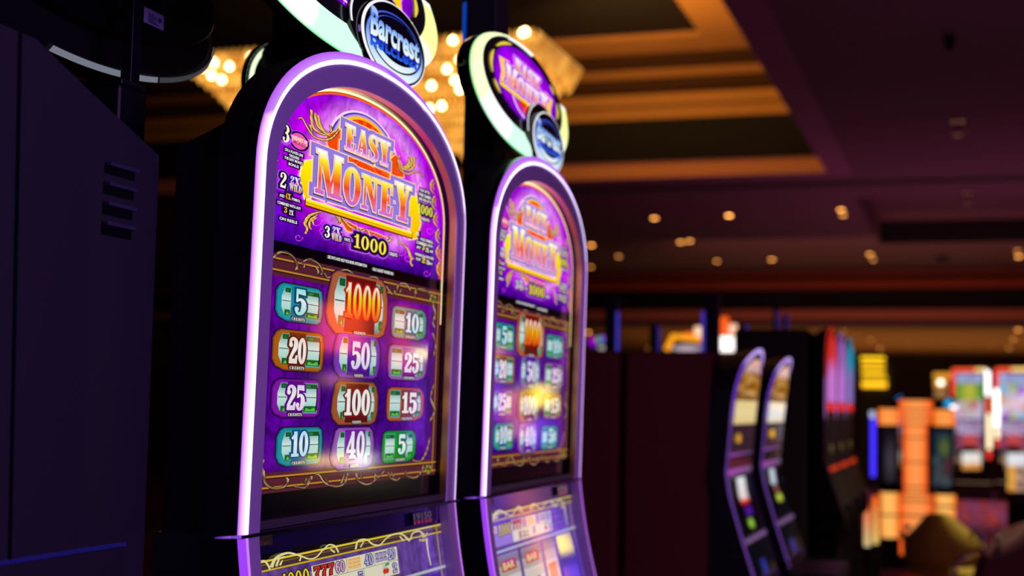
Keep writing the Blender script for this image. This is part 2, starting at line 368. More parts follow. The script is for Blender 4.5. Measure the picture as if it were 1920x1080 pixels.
def marquee_art(parent):
    A = Art(amap); DK = hx('1a0838')
    # deep violet ground with a glow behind the title
    nx, ny = 70, 34; inn = arch(.049); half = len(inn)
    def top(u):
        x = abs(u-.345)/.2965
        return .26+.1445*(max(0, 1-x**2.12))**(1/2.12) if x < 1 else .26
    vs = []; cs = []
    for i in range(nx+1):
        u = .0485+.593*i/nx; t = top(u)
        for j in range(ny+1):
            w_ = .187+(t-.187)*j/ny; vs.append(amap(u*K, w_, 0))
            dx = (u-.35)/.30; dy = (w_-.295)/.11; r = math.hypot(dx, dy)
            c = Vector((.17, .0, .66)); g = max(0, 1-abs(r-.62)/.42)
            c = c.lerp(Vector((.74, .0, .85)), g*.9)
            ring = max(0, 1-abs(math.hypot((u-.36)/.21, (w_-.30)/.105)-.82)/.22)
            c = c.lerp(Vector((1, .45, 1)), ring**1.6*.6)
            edge = max(0, min(1, (w_-.187)/.035)); c = Vector((.03, 0, .18)).lerp(c, edge)
            cs.append((c.x, c.y, c.z, 1))
    A.mb.add(vs, [(i*(ny+1)+j, (i+1)*(ny+1)+j, (i+1)*(ny+1)+j+1, i*(ny+1)+j+1) for i in range(nx) for j in range(ny)], 1, cs)
    # cream and orange lines following the arch
    for t0, t1, c in ((.0478, .0512, (1.4, 1.15, .62, 1)), (.0512, .0524, hx('8a4a08')), (.0524, .0552, hx('ff5a10'))):
        a = arch(t0, w0=.187 if t0 > .0515 else .12); b = arch(t1, w0=.187 if t0 > .0515 else .12)
        A.mb.strip([amap(u*K, w_, 1.5) for u, w_ in a], [amap(u*K, w_, 1.5) for u, w_ in b], 0, c)
    # faint filigree swirls
    for cx, cy, r in [(590, 232, 9), (640, 205, 10), (742, 262, 11), (786, 318, 8), (524, 330, 9), (522, 368, 8), (592, 412, 13), (606, 432, 9), (752, 470, 11), (765, 484, 8), (806, 432, 8), (700, 205, 8), (800, 512, 7), (560, 445, 8)]:
        pts = [P(cx+r*math.cos(q)*(1-q/9), cy+r*math.sin(q)*(1-q/9)) for q in [k*.55 for k in range(13)]]
        A.shape([pen(pts, [.0005+.0006*(k % 3 == 0) for k in range(13)], 4)], hx('f040ff'), 2)
    # sun disc behind the title
    cx, cy = P(684, 296); rx, ry = .0425, .054
    A.shape([ell(cx, cy, rx+.006, ry+.006, 48)], hx('f6d8ff'), 3); A.shape([ell(cx, cy, rx+.0035, ry+.0035, 48)], hx('4a2aa8'), 3.5)
    A.shape([ell(cx, cy, rx+.0015, ry+.0015, 48)], hx('b890f0'), 4)
    A.shape([ell(cx, cy, rx-.001, ry-.001, 48)], hx('ffc018'), 4.5); A.shape([ell(cx, cy, rx-.005, ry-.005, 48)], hx('e83400'), 5)
    for q in range(-3, 24):
        th = q*math.pi/10; A.shape([[(cx, cy), (cx+(rx-.006)*math.cos(th), cy+(ry-.006)*math.sin(th)), (cx+(rx-.006)*math.cos(th+.13), cy+(ry-.006)*math.sin(th+.13))]], hx('ff5a08'), 5.5)
    # swags of orange beside the title and under the banner
    for poly in ([(612, 256), (624, 248), (640, 243), (642, 282), (626, 288), (614, 272)], [(728, 302), (742, 290), (752, 308), (757, 332), (738, 330), (727, 322)],
                 [(636, 408), (668, 425), (690, 440), (668, 438), (650, 432)], [(676, 428), (706, 438), (724, 446), (716, 462), (690, 452)]):
        q = [P(*p) for p in poly]; A.shape([offset(q, .0012)], hx('ffd070'), 6); A.shape([q], hx('f04a08'), 6.4)
    # gold fans and tendrils
    for s_ in ([(583, 206), (584, 232), (596, 248), (618, 254)], [(590, 212), (593, 232), (603, 245), (615, 252)], [(595, 216), (599, 232), (606, 244), (612, 250)],
               [(774, 294), (776, 308), (768, 318), (752, 317)], [(771, 294), (771, 306), (764, 314), (754, 316)], [(767, 295), (766, 305), (760, 312), (752, 313)]):
        pxscroll(A, s_, [4.2, 5, 4, 1.5], 7)
    for s_, w_ in (([(559, 222), (566, 222), (576, 240), (588, 256), (606, 262), (622, 258), (636, 242)], [3, 2.2, 2.4, 2.6, 3.4, 3, 2]),
                   ([(580, 234), (583, 244), (584, 250)], [4, 3, 1]), ([(619, 235), (620, 244), (616, 250)], [4, 3, 1]),
                   ([(748, 292), (746, 306), (752, 320), (764, 326), (778, 322), (790, 328), (790, 334)], [3.4, 2.4, 3.4, 3, 2.4, 2, 3]),
                   ([(745, 300), (750, 312), (756, 318)], [3, 3, 1]),
                   ([(600, 397), (580, 404), (571, 418), (575, 428), (572, 438)], [2, 4.5, 5.5, 4, 4]), ([(594, 403), (582, 412), (579, 424), (583, 430)], [2, 4, 4, 2]),
                   ([(592, 408), (586, 414), (587, 421)], [2, 3, 2]), ([(745, 452), (762, 464), (770, 482), (769, 492), (773, 499)], [2, 4.5, 5.5, 4, 4]),
                   ([(764, 467), (768, 480), (776, 486)], [2, 4, 2]), ([(630, 405), (636, 416), (633, 420)], [3, 3, 1]), ([(636, 408), (640, 418)], [3, 1]),
                   ([(640, 408), (655, 424), (672, 434), (686, 430)], [2, 4, 4, 2]), ([(716, 448), (728, 452), (733, 446), (728, 442)], [3, 4, 4, 2]),
                   ([(700, 440), (708, 448), (718, 452)], [4, 4, 2]), ([(690, 434), (694, 442), (702, 446)], [4, 4, 2]), ([(668, 426), (672, 434), (680, 436)], [3, 4, 2])):
        pxscroll(A, s_, w_, 7)
    # gold relief running down the right side, and what shows of it at the left
    for y in range(336, 520, 31):
        x = 806+(y-336)*.10 if y < 400 else 815+(y-400)*.035
        pxscroll(A, [(x+6, y), (x+1, y+9), (x+2, y+20), (x+8, y+28)], [2, 4.5, 3.5, 1.5], 7)
        pxscroll(A, [(x+8, y+6), (x+5, y+13), (x+8, y+20)], [1.5, 3, 1.5], 7, hx('ff8a30'))
    A.shape([[P(822, 470), P(826, 470), P(826, 524), P(822, 523)]], hx('e0402a'), 7)
    for x, y in ((535, 210), (517, 250), (515.5, 285), (514.5, 300)):
        pxscroll(A, [(x, y-5), (x+3, y), (x+1, y+6)], [3, 6, 3], 7)
    # yellow backing panels and the banner ledge
    for poly in ([(573, 302), (588, 300), (584, 340), (580, 372), (571, 372), (566, 352), (562, 330), (566, 312)], [(770, 352), (778, 362), (786, 395), (787, 420), (780, 447), (768, 448), (766, 400)]):
        q = [P(*p) for p in poly]; A.shape([offset(q, .0016)], hx('fff0a0'), 8); A.shape([q], vgrad(q[3][1], q[0][1], [(0, hx('ffc400')), (1, hx('fff000'))]), 8.5)
    a0, b0, wd, h = TB(572, 384, 771, 13)
    A.shape([rect(a0-.001, b0-.002, a0+wd+.001, b0+h)], hx('4a1c00'), 9)
    A.shape([rect(a0, b0, a0+wd, b0+h*.40)], hx('ffb800'), 9.4); A.shape([rect(a0, b0+h*.46, a0+wd, b0+h)], hx('ffe800'), 9.4)
    A.shape([rect(a0, b0+h*.84, a0+wd, b0+h)], hx('fffab0'), 9.6)
    title = A
    # the title
    LIL = hx('8f74dc'); CR = hx('ffdc90')
    for txt, box, hs in (('EASY', (644, 279, 727, 49), None), ('MONEY', (588, 360, 767, 84), [1, .85, .83, .83, .97])):
        a0, b0, wd, h = TB(*box); A.L = 10 if txt == 'MONEY' else 13
        st = [(0, hx('c060e8')), (.12, hx('f07088')), (.34, hx('f04818')), (.55, hx('ff9a10')), (.78, hx('ffee20')), (1, hx('ffffff'))]
        if txt == 'EASY': st = [(0, hx('ffc8e8')), (.15, hx('d060d0')), (.35, hx('f06038')), (.6, hx('ffb818')), (.8, hx('ffe850')), (1, hx('ffffff'))]
        g = vgrad(b0, b0+h, st)
        A.serif(txt, a0, b0, wd, h, g, gap=.05 if txt == 'MONEY' else .07, hs=hs,
                outs=[(.0074, CR), (.0062, LIL)])
        A.L += 3
        mx = A.L
        # dark drop, cream rim and face of each letter
        A2L = A.L; A.serif(txt, a0-.0004, b0-.0024, wd, h, hx('3a1a80'), gap=.05 if txt == 'MONEY' else .07, hs=hs, outs=[(.0012, hx('3a1a80'))])
        A.L = A2L+2; A.serif(txt, a0, b0-.0010, wd, h, hx('d8a030'), gap=.05 if txt == 'MONEY' else .07, hs=hs, outs=[(.0011, hx('e8b840'))])
        A.L = A2L+4; A.serif(txt, a0, b0, wd, h, g, gap=.05 if txt == 'MONEY' else .07, hs=hs, outs=[(.0011, hx('fff4e0')), (.0004, hx('d060b0'))])
    # sparkle dots in the lilac border
    rnd = random.Random(3)
    for _ in range(60):
        x = rnd.uniform(590, 766); y = 268+(x-590)*.31+rnd.uniform(-2, 100)*.96
        a, b = P(x, y); A.shape([ell(a, b, .00035, .00035, 6)], hx('e8e0ff'), 13.2)
    o = A.mb.build('marquee_panel', [M_ART, M_ARTM], parent)
    # ---- small print
    TT = {k: Art(amap) for k in ('left', 'right', 'lower')}
    class _T:
        cur = 'left'
    def pick(box): _T.cur = 'right' if (box[0] > 774) else ('lower' if box[0] > 600 else 'left'); return TT[_T.cur]
    def num(txt, box, c, outs=((.0026, DK),), L=8, gap=.05): T = pick(box); T.L = L; a, b, wd, h = TB(*box); T.serif(txt, a, b, wd, h, c, gap=gap, outs=outs)
    def line(txt, box, L=8.6, c=hx('fff6ff'), pad=.0016, fat=.03, bg=DK):
        T = pick(box); a, b, wd, h = TB(*box)
        if bg: T.shape([rect(a-pad, b-pad, a+wd+pad, b+h+pad)], bg, L-.6)
        T.text(txt, a, b, wd, h, c, fat, L)
    YL = lambda b: vgrad(b, b+.02, [(0, hx('ffb000')), (1, hx('fffca0'))])
    num('3', (528, 264, 541, 33), hx('fff8c0'), ((.003, hx('b048ff')), (.0022, DK)))
    num('2', (523, 350, 535, 29), hx('fff4e8'), ((.003, hx('b048ff')), (.0022, DK)))
    T = TT['left']; a, b = P(560, 265); T.shape([ell(a, b, .0118, .0122, 30)], hx('b048ff'), 6.6); T.shape([ell(a, b, .0112, .0116, 30)], DK, 7)
    T.shape([ell(a, b, .0088, .0096, 30)], hx('e85ab0'), 7.4); T.shape([rect(a-.0094, b-.0026, a+.0094, b+.0044)], hx('ffb0c8'), 7.7)
    line('EASY', (553, 261, 568, 6), 8.6, hx('fff0a0'), .0002, .05, hx('e85ab0')); line('MONEY', (549, 268, 573, 7), 8.8, hx('c02860'), .0002, .05, None)
    for t_, bx in (('ON A PLAYED LINE', (533, 282, 567, 5.4)), ('TRIGGERS', (541, 293, 560, 5)), ('THE EASY MONEY', (532, 297, 566, 5.4)), ('BONUS', (540, 309, 559, 5.2)),
                   ('AND', (523, 368, 532, 5.5)), ('SYMBOL', (546, 375, 562, 5)), ('COMBINED WITH ANY', (519, 381, 563, 5.5)), ('ON REELS', (523, 411, 556, 5.5)),
                   ('PLAY UP TO', (787, 358, 805, 5.5)), ('FREE GAMES', (785, 366, 807, 5.5)), ('AND WIN UP TO', (784, 374, 808, 5.5)), ('CREDITS', (787, 411, 804, 5.5)),
                   ('WILD SYMBOL', (787, 450, 811, 5)), ('COMBINED WITH', (780, 456, 810, 5.2)), ('ANY', (780, 465, 788, 5.2)), ('ARE', (805, 473, 811, 4.6)), ('WINNING IN A ROW AND', (777, 478, 812, 5.2)),
                   ('OR ANY', (779, 487, 788, 5.2)), ('PAY', (804, 496, 810, 4.6)), ('PAYS', (645, 451, 655, 6)), ('CREDITS', (729, 478, 744, 6))): line(t_, bx)
    for bx, s1 in (((543, 343, 561, 14), '2X'), ((541, 356, 564, 13), 'WILD'), ((622, 437, 637, 13), '2X'), ((620, 449, 639, 12), 'WILD')):
        T = pick(bx); a, b, wd, h = TB(*bx); T.L = 8; T.serif(s1, a, b, wd, h, vgrad(b, b+h, [(0, hx('ff8a20')), (.5, hx('ffe860')), (1, hx('fff0ff'))] if s1 == 'WILD' else [(0, hx('ff9aa0')), (1, hx('fff8ff'))]), gap=.03, outs=[(.0024, hx('3010a0'))])
    num('4X', (534, 372, 544, 11), hx('ffb820')); num('3', (531, 398, 537, 11), hx('ffb820')); num('2X', (541, 402, 549, 9), hx('fff0e0'))
    num('3', (790, 468, 795, 11), hx('ffe060')); num('2X', (797, 472, 803, 8), hx('fff0e0')); num('2', (790, 492, 796, 10), hx('ffe060')); num('2X', (798, 495, 804, 8), hx('fff0e0')); num('2X', (779, 441, 785, 7), hx('fff0e0'))
    num('3', (607, 444, 617, 22), hx('fff8ff'), ((.0032, hx('a040e0')), (.0022, DK)))
    num('1000', (662, 463, 723, 26), hx('ffe840'), ((.0056, hx('c050ff')), (.0040, DK)), gap=.03)
    num('1000', (782, 398, 810, 18), hx('f4f050'), gap=.03)
    line('SEE PAYS AND HELP FOR MORE INFORMATION', (615, 484, 688, 6), 2, hx('e8e8f0'), 0, .03, None)
    line('ONLY HIGHEST WINNER PAID', (699, 507, 738, 6), 2, hx('e8e8f0'), 0, .03, None)
    for k_, T in TT.items(): T.mb.build(k_+'_notice', [M_ART], o)
    return o

def credit_icon(A, xl, xr, xc, yc, hp, kind, dg, dbox, fr, band, dcol, dout, sym=1, credw=None):
    L = 3
    a0, b0, wd, h = TB(xl, yc+(yc-774)*(xc-xl)/(1825-xc)*1.0+hp, xr, 2*hp)
    # keep the box centred on the measured middle
    ca, cb = P(xc, yc); hw = wd/2; hh = P(xc, yc-hp)[1]-cb; a0 = ca-hw
    X = lambda x: ca+x*hw; Yv = lambda y: cb+y*hh
    out = [(-.98, .55), (-.86, .86), (-.72, .98), (.80, .98), (.95, .86), (1, .4), (1, -.4), (.95, -.86), (.82, -.98), (-.55, -.98), (-.86, -.8), (-.98, -.5)]
    if kind == 'big': out = [(-.86, .86), (-.74, .98), (.74, .98), (.88, .80), (.97, .35), (.97, -.4), (.88, -.86), (.70, -.98), (-.70, -.98), (-.92, -.72), (-1, -.4), (-.97, .2)]
    if kind == 'r': out = [(-x, y) for x, y in out]
    pl = [(X(x), Yv(y)) for x, y in out]
    A.shape([offset(pl, .0030)], hx('280848'), L); A.shape([offset(pl, .0014)], tuple(q*.55 for q in hx(fr)[:3])+(1,), L+.4)
    A.shape([pl], hx(fr), L+.8)
    gl = vgrad(Yv(-.86), Yv(.86), [(0, hx('4a9a8a')), (.3, hx('b8e8dc')), (.6, hx('d8f4ec')), (1, hx('4aa89a'))])
    wins = ((-.80, -.40), (.28, .90)) if kind != 'r' else ((-.88, -.32), (.40, .82))
    if kind == 'big': wins = ((-.80, -.46), (.56, .84))
    for n_, (x0, x1) in enumerate(wins):
        inset = .12 if (n_ == 0) == (kind != 'r') or kind == 'big' else 0
        if kind == 'big' and n_ == 1: poly = [(x0, .86), (x1-inset, .82), (x1, .2), (x1, -.3), (x1-inset, -.86), (x0, -.86)]
        elif inset and n_ == 0: poly = [(x0+inset, .84), (x1, .84), (x1, -.78), (x0+inset, -.70), (x0, -.3), (x0, .3)]
        elif inset: poly = [(x0, .84), (x1-inset, .84), (x1, .3), (x1, -.3), (x1-inset, -.78), (x0, -.78)]
        else: poly = rect(x0, -.84, x1, .86)
        A.shape([[(X(x), Yv(y)) for x, y in poly]], gl, L+1.2)
        xa = x0+inset+.02; xb = x1-.02
        A.shape([rect(X(xa), Yv(.55), X(xb), Yv(.80))], hx('0c5a22'), L+1.6); A.shape([rect(X(xa), Yv(-.74), X(xb), Yv(-.42))], hx('0a6a20'), L+1.6)
        A.shape([rect(X(xa+.08), Yv(.6), X((xa+xb)/2), Yv(.74))], hx('2a8a40'), L+1.8)
        A.shape([[(X(xa+.06), Yv(-.70)), (X(xa+.12), Yv(-.52)), (X((xa+xb)/2), Yv(-.62)), (X(xb-.1), Yv(-.5)), (X(xb-.04), Yv(-.70))]], hx('58d048'), L+1.8)
        A.shape([rect(X(x0+.02), Yv(.04), X(x1-.02), Yv(.08))], hx('1a3028'), L+1.8)
        if n_ == 1 and kind != 'r' and kind != 'big': A.shape([[(X(.84), Yv(.78)), (X(.90), Yv(.6)), (X(.91), Yv(-.6)), (X(.83), Yv(-.78)), (X(.86), Yv(0))]], hx('06201c'), L+1.9)
    xa, xb = (-.40, .28) if kind != 'r' else (-.30, .40)
    if kind == 'big': xa, xb = -.46, .56
    A.shape([rect(X(xa), Yv(-.93), X(xb), Yv(.93))], vgrad(Yv(-.9), Yv(.9), [(0, tuple(q*.5 for q in hx(band)[:3])+(1,)), (.5, hx(band)), (1, tuple(q*.75 for q in hx(band)[:3])+(1,))]), L+2)
    A.L = L+2.4; a, b, wd, h = TB(*dbox)
    st = {'fire': [(0, hx('f04a10')), (.35, hx('ffb010')), (.6, hx('f8e820')), (1, hx('ffffff'))]}.get(dcol) or [(0, hx(dcol)), (.55, hx('ffffff')), (1, hx(dcol))]
    A.serif(dg, a, b, wd, h, vgrad(b, b+h, st), gap=.03, outs=[(.0027, hx(dout)), (.0014, hx('180820') if dcol != 'fire' else hx('c81010')), (.0006, hx(dcol) if dcol != 'fire' else hx('ff7a18'))])
    cw = .52 if kind != 'big' else .34
    cx = (xa+xb)/2; cwid = cw*hw*1.15; y0 = Yv(-.97)
    A.shape([rect(X(cx)-cwid/2-.0008, y0-.0006, X(cx)+cwid/2+.0008, y0+.0040)], hx('201028'), L+6)
    A.serif_small = None
    A.L = L+6.3; A.serif('CREDITS', X(cx)-cwid/2, y0, cwid, .0034, hx('f0ece0'), gap=.04)

def credit_screen(parent):
    A = Art(amap); nx, ny = 60, 26; vs = []; cs = []
    for i in range(nx+1):
        u = .040+.612*i/nx
        for j in range(ny+1):
            w_ = -.107+.278*j/ny; vs.append(amap(u*K, w_, 0))
            v = j/ny; top = math.exp(-((v-.86)/.16)**2)
            c = Vector((.030, .0, .16)).lerp(Vector((.11, .0, .30)), .5+.5*math.sin(i*.33+j*.2)*math.cos(j*.31))
            c = c.lerp(Vector((.17, .0, .36)), top*.6)
            ed = min(1, min(i, nx-i)/5, min(j, ny-j)/3); c = Vector((.02, 0, .06)).lerp(c, ed)
            cs.append((c.x, c.y, c.z, 1))
    A.mb.add(vs, [(i*(ny+1)+j, (i+1)*(ny+1)+j, (i+1)*(ny+1)+j+1, i*(ny+1)+j+1) for i in range(nx) for j in range(ny)], 1, cs)
    a0, a1 = .040*K, .652*K; BR = hx('5a2430'); GD = hx('c88a2a')
    for b0, b1 in ((.146, .172), (-.109, -.085)):
        A.shape([rect(a0, b0, a1, b1)], BR, 1)
        for q in (.22, .74): A.shape([rect(a0, b0+(b1-b0)*q, a1, b0+(b1-b0)*q+.0022)], GD, 1.4); A.shape([rect(a0, b0+(b1-b0)*q-.0012, a1, b0+(b1-b0)*q)], hx('1a0810'), 1.3)
    A.shape([rect(a1-.0125, -.109, a1, .172)], BR, 1)
    for q in (.2, .72): A.shape([rect(a1-.0125*(1-q), -.105, a1-.0125*(1-q)+.0012, .168)], GD, 1.4)
    C1 = lambda a, b: tuple(hx('6a3a08')[i]*.5+hx('ffe08a')[i]*.6*(.5+.5*math.sin(a*700+b*500)) for i in range(4))
    for s_, w_ in (([(513, 483), (525, 473), (543, 476), (555, 490), (558, 505)], [3, 3.5, 3.5, 3, 2]), ([(552, 488), (558, 498), (554, 506)], [2, 4, 2]),
                   ([(563, 494), (580, 486), (596, 494), (604, 508), (603, 515)], [2, 3, 3.5, 4, 3]), ([(592, 500), (597, 509), (594, 514)], [2, 3, 2]), ([(572, 494), (570, 502)], [3, 2]),
                   ([(608, 512), (614, 520), (622, 518), (630, 512)], [3, 2.6, 2.4, 2]), ([(634, 509), (650, 506), (664, 514)], [2, 3, 2]), ([(690, 520), (704, 520), (716, 530)], [2, 3, 2]),
                   ([(724, 536), (734, 550), (740, 549), (740, 545)], [2, 3, 3, 2]), ([(744, 546), (748, 534), (760, 532), (770, 544)], [3, 3, 3, 3]), ([(750, 548), (753, 540)], [3, 2]), ([(776, 550), (784, 542), (798, 544), (808, 556)], [2, 3, 3, 3]), ([(779, 560), (778, 552), (782, 548)], [3, 3, 2]),
                   ([(812, 570), (816, 590), (812, 604), (815, 614)], [3, 5, 3, 2]), ([(811, 625), (817, 645), (813, 668)], [4, 3, 2]), ([(814, 720), (808, 745), (815, 770), (806, 790)], [2, 3, 5, 3]), ([(806, 820), (800, 846), (788, 865), (774, 862)], [3, 4, 4, 3]),
                   ([(494, 885), (498, 905), (514, 916), (534, 912), (541, 898)], [4, 4, 3.5, 3, 4]), ([(536, 910), (540, 900), (537, 896)], [2, 3, 3]), ([(553, 912), (572, 914), (583, 900), (584, 893)], [2, 3, 3, 4]), ([(576, 908), (580, 896)], [3, 3]), ([(571, 908), (575, 897)], [2, 3]),
                   ([(590, 892), (598, 890), (610, 906), (630, 912), (646, 906), (652, 888)], [2, 2.4, 2.4, 3, 3.4, 4]), ([(640, 906), (646, 890)], [3, 3]), ([(610, 896), (614, 904), (612, 908)], [3, 3, 2]),
                   ([(668, 888), (672, 902), (690, 908), (706, 898), (722, 882)], [4, 3, 3, 2.4, 2]), ([(676, 888), (679, 898)], [3, 3]), ([(704, 888), (702, 898)], [3, 2]),
                   ([(728, 886), (732, 896), (744, 900), (750, 896)], [3, 3, 3, 2]), ([(734, 885), (738, 894)], [3, 2]), ([(760, 884), (766, 894), (782, 894), (792, 880), (794, 870)], [4, 3, 3, 3, 2]),
                   ([(490, 470), (495, 485), (492, 500), (497, 512)], [4, 5, 4, 2]), ([(494, 862), (490, 875), (496, 886)], [4, 5, 3]), ([(489, 640), (492, 655), (490, 665)], [3, 5, 3]), ([(488, 760), (491, 775), (489, 785)], [3, 5, 3])):
        pxscroll(A, s_, w_, 2, C1)
    for x, y in ((812, 560), (803, 880), (497, 478)):
        a, b = P(x, y)
        for k in range(9): A.shape([ell(a+.0042*math.cos(k*.7), b+.0050*math.sin(k*.7), .0018, .0022, 8)], hx('98a038') if k % 2 else hx('5a6a10'), 2.4)
    bg_ = A.mb.build('credit_screen', [M_LCD, M_LCDM], parent)
    I = Art(amap)
    for args in ((521, 604, 562, 570, 33, 'l', '5', (551, 588, 572, 47), '14a0b4', '0a98c0', '9af4f4', '0a5070'),
                 (617, 728, 673, 573, 56, 'big', '1000', (646, 593, 711, 65), 'b8603c', '7a1410', 'fire', 'b01010'),
                 (737, 799, 768, 607, 28, 'r', '10', (760, 622, 784, 36), '4a9a98', '2a9ca8', '9af4ff', '0a5868'),
                 (514, 606, 560, 658, 36, 'l', '20', (540, 680, 572, 48), 'b8640c', '8a3a08', 'ffe8d8', '6a2408'),
                 (629, 713, 671, 668, 40, 'big', '50', (657, 690, 692, 50), '7a38c0', '5812b0', 'e8d8ff', '6a10b8'),
                 (731, 800, 765, 681, 31, 'r', '25', (757, 697, 784, 36), 'a060b8', '8a28b0', 'f8e0ff', 'a018a0'),
                 (512, 600, 556, 747, 34, 'l', '25', (536, 768, 569, 46), '8a18b4', '6a0898', 'f4d8ff', '6a08a0'),
                 (625, 709, 667, 756, 39, 'big', '100', (645, 778, 692, 48), 'a8582c', '781c14', 'fff4ec', '901818'),
                 (727, 794, 761, 758, 30, 'r', '15', (753, 774, 780, 38), 'c05a10', 'b04c08', 'fff0e4', '8a2808'),
                 (521, 603, 562, 837, 34, 'l', '10', (545, 856, 576, 46), '1a98a8', '1088b8', 'b8ecff', '0a5aa0'),
                 (625, 701, 663, 840, 37, 'big', '40', (648, 860, 682, 50), 'a058c0', '8a18c0', 'ecdcff', '8018b0'),
                 (719, 779, 749, 837, 28, 'r', '5', (745, 851, 759, 36), '08a028', '04a818', 'c8fff0', '087020')): credit_icon(I, *args)
    I.mb.build('credit_reel_icons', [M_LCD], bg_)
    return bg_

LY = .014
def amap_low(a, b, L): return (a/K, LY+.0005-L*.00014+yp(b), b+HC)
def PL(x, y): return P(x, y, LY)
def reel_screen(parent):
    A = Art(amap_low); n = 20; vs = []; cs = []
    for i in range(13):
        for j in range(n+1):
            w_ = -.184-.236*j/n; u = .044+.602*i/12; vs.append(amap_low(u*K, w_, 0))
            c = Vector((.10, .045, .24)); cs.append((c.x, c.y, c.z, 1))
    A.mb.add(vs, [(i*(n+1)+j, i*(n+1)+j+1, (i+1)*(n+1)+j+1, (i+1)*(n+1)+j) for i in range(12) for j in range(n)], 1, cs)
    def R(a0, b0, a1, b1, c, L, ns=6):
        for k in range(ns): A.shape([rect(a0, b0+(b1-b0)*k/ns, a1, b0+(b1-b0)*(k+1)/ns)], c, L)
    aL, aR = .044*K, .646*K; t = -.183
    R(aL, t-.014, aR, t, hx('4a3038'), 1, 2); R(aL, t-.0030, aR, t-.0008, hx('f0d830'), 1.4, 1); R(aL, t-.0062, aR, t-.0052, hx('8a7010'), 1.4, 1); R(aL, t-.0135, aR, t-.0115, hx('d8b828'), 1.4, 1)
    R(aR-.008, -.41, aR-.0065, t, hx('b8a020'), 1.4, 12)
    C1 = hx('f0e8a0')
    for s_, w_ in (([(486, 1054), (496, 1052), (504, 1062), (506, 1068)], [3, 3, 3, 3]), ([(509, 1064), (518, 1046), (540, 1037), (562, 1042), (580, 1048), (594, 1044), (606, 1030)], [6, 5, 4, 3, 2.6, 2.6, 2.6]), ([(518, 1062), (524, 1048), (534, 1043)], [4, 3, 1.5]), ([(525, 1060), (530, 1050)], [4, 1.5]), ([(562, 1052), (564, 1044), (558, 1040)], [3, 2, 1]),
                   ([(606, 1032), (616, 1022), (628, 1024), (635, 1036)], [3, 3, 3, 3]), ([(620, 1030), (628, 1036)], [3, 3]), ([(667, 1030), (672, 1014), (688, 1012), (698, 1020), (712, 1022), (724, 1010), (738, 1002), (754, 1002), (768, 1014)], [4, 3, 3, 3, 3, 2.6, 3, 3, 4]), ([(676, 1026), (682, 1016)], [3, 2]),
                   ([(750, 1006), (757, 1014)], [3, 3]), ([(758, 1004), (764, 1012)], [3, 2]), ([(770, 1012), (774, 1000), (786, 996), (794, 1002)], [3, 3, 3, 3]), ([(800, 1010), (802, 1030), (808, 1060)], [4, 3, 2])):
        pxscroll(A, s_, w_, 2, C1, False, LY)
    a, b = PL(795, 1002)
    for k in range(12): A.shape([ell(a+.004*math.cos(k*.9)*(k % 3), b-.004*abs(math.sin(k*.8))*(k % 4), .0016, .0018, 8)], hx('d0c030'), 2.6)
    o = A.mb.build('reel_screen', [M_LCD, M_LCDM], parent)
    # pay table, cream with symbols
    T = Art(amap_low); g = lambda c: c
    a0, b1 = .196*K, -.2018; a1 = .467*K; b0 = b1-.037; bm = b1-.0185; aZ = .050*K
    A2 = T
    def RR(x0, y0, x1, y1, c, L): 
        for k in range(4): T.shape([rect(x0, y0+(y1-y0)*k/4, x1, y0+(y1-y0)*(k+1)/4)], c, L)
    RR(a0-.0006, b0-.0006, a1+.0006, b1+.0006, hx('2a1840'), 3); RR(a0, b0, a1, b1, hx('e8e4c8'), 3.4)
    RR(aZ, b0, a0-.0006, b1-.006, hx('a080d0'), 3.2)
    wv = a1-a0
    for q in (.375, .70): RR(a0+wv*q, bm, a0+wv*q+.0004, b1, hx('2a1840'), 3.6)
    for q in (.22, .56, .80): RR(a0+wv*q, b0, a0+wv*q+.0004, bm, hx('2a1840'), 3.6)
    RR(a0, bm, a1, bm+.0005, hx('2a1840'), 3.6)
    T.L = 4; hN = .0135
    def s_(txt, x, y, wd, h, c, o1): T.L = 4; T.serif(txt, a0+wv*x, y, wv*wd, h, hx(c), gap=.03, outs=[(.0012, hx(o1))])
    s_('777', .02, bm+.003, .215, hN, 'd8302a', '4a1010'); s_('60', .25, bm+.003, .10, hN, 'e8b8d8', '6a5070'); s_('40', .585, bm+.003, .10, hN, 'c8c0f0', '4a4470'); s_('20', .875, bm+.003, .095, hN, 'c8c0f0', '4a4470')
    for x0, c, t_ in ((.39, 'f0a010', 'e07000'), (.715, '5a4890', '30206a')):
        for k in range(3):
            for j in range(2 if x0 > .5 else 3):
                x = a0+wv*(x0+k*.05); hh = hN/(2 if x0 > .5 else 3); y = bm+.003+j*hh
                T.shape([rect(x, y+.0004, x+wv*.044, y+hh-.0004)], hx(c), 4); T.text('BAR', x+.0006, y+.0012, wv*.044-.0012, hh-.003, hx('fff0c0') if x0 < .5 else hx('d0c8f0'), .04, 4.3)
    s_('5', .15, b0+.003, .05, .012, 'f0a0b0', '804050'); s_('3', .24, b0+.003, .05, .012, '303030', 'c8c8b0'); s_('5', .49, b0+.003, .055, .0125, 'c8c0f0', '4a4470'); s_('2', .92, b0+.003, .05, .0125, 'c8c0f0', '4a4470')
    T.text('ANY', a0+wv*.31, b0+.0095, wv*.08, .005, hx('202020'), .03, 4); T.text('BAR', a0+wv*.31, b0+.003, wv*.08, .005, hx('202020'), .03, 4)
    for q in range(2):
        T.shape([ell(a0+wv*(.815+q*.03), b0+.008, .0028, .0036, 14)], hx('d83028'), 4)
    T.shape([pen([(a0+wv*.815, b0+.010), (a0+wv*.83, b0+.017), (a0+wv*.845, b0+.011)], [.0008]*3, 4)], hx('307030'), 4.2); T.shape([ell(a0+wv*.855, b0+.0165, .0035, .002, 12)], hx('40a070'), 4.3)
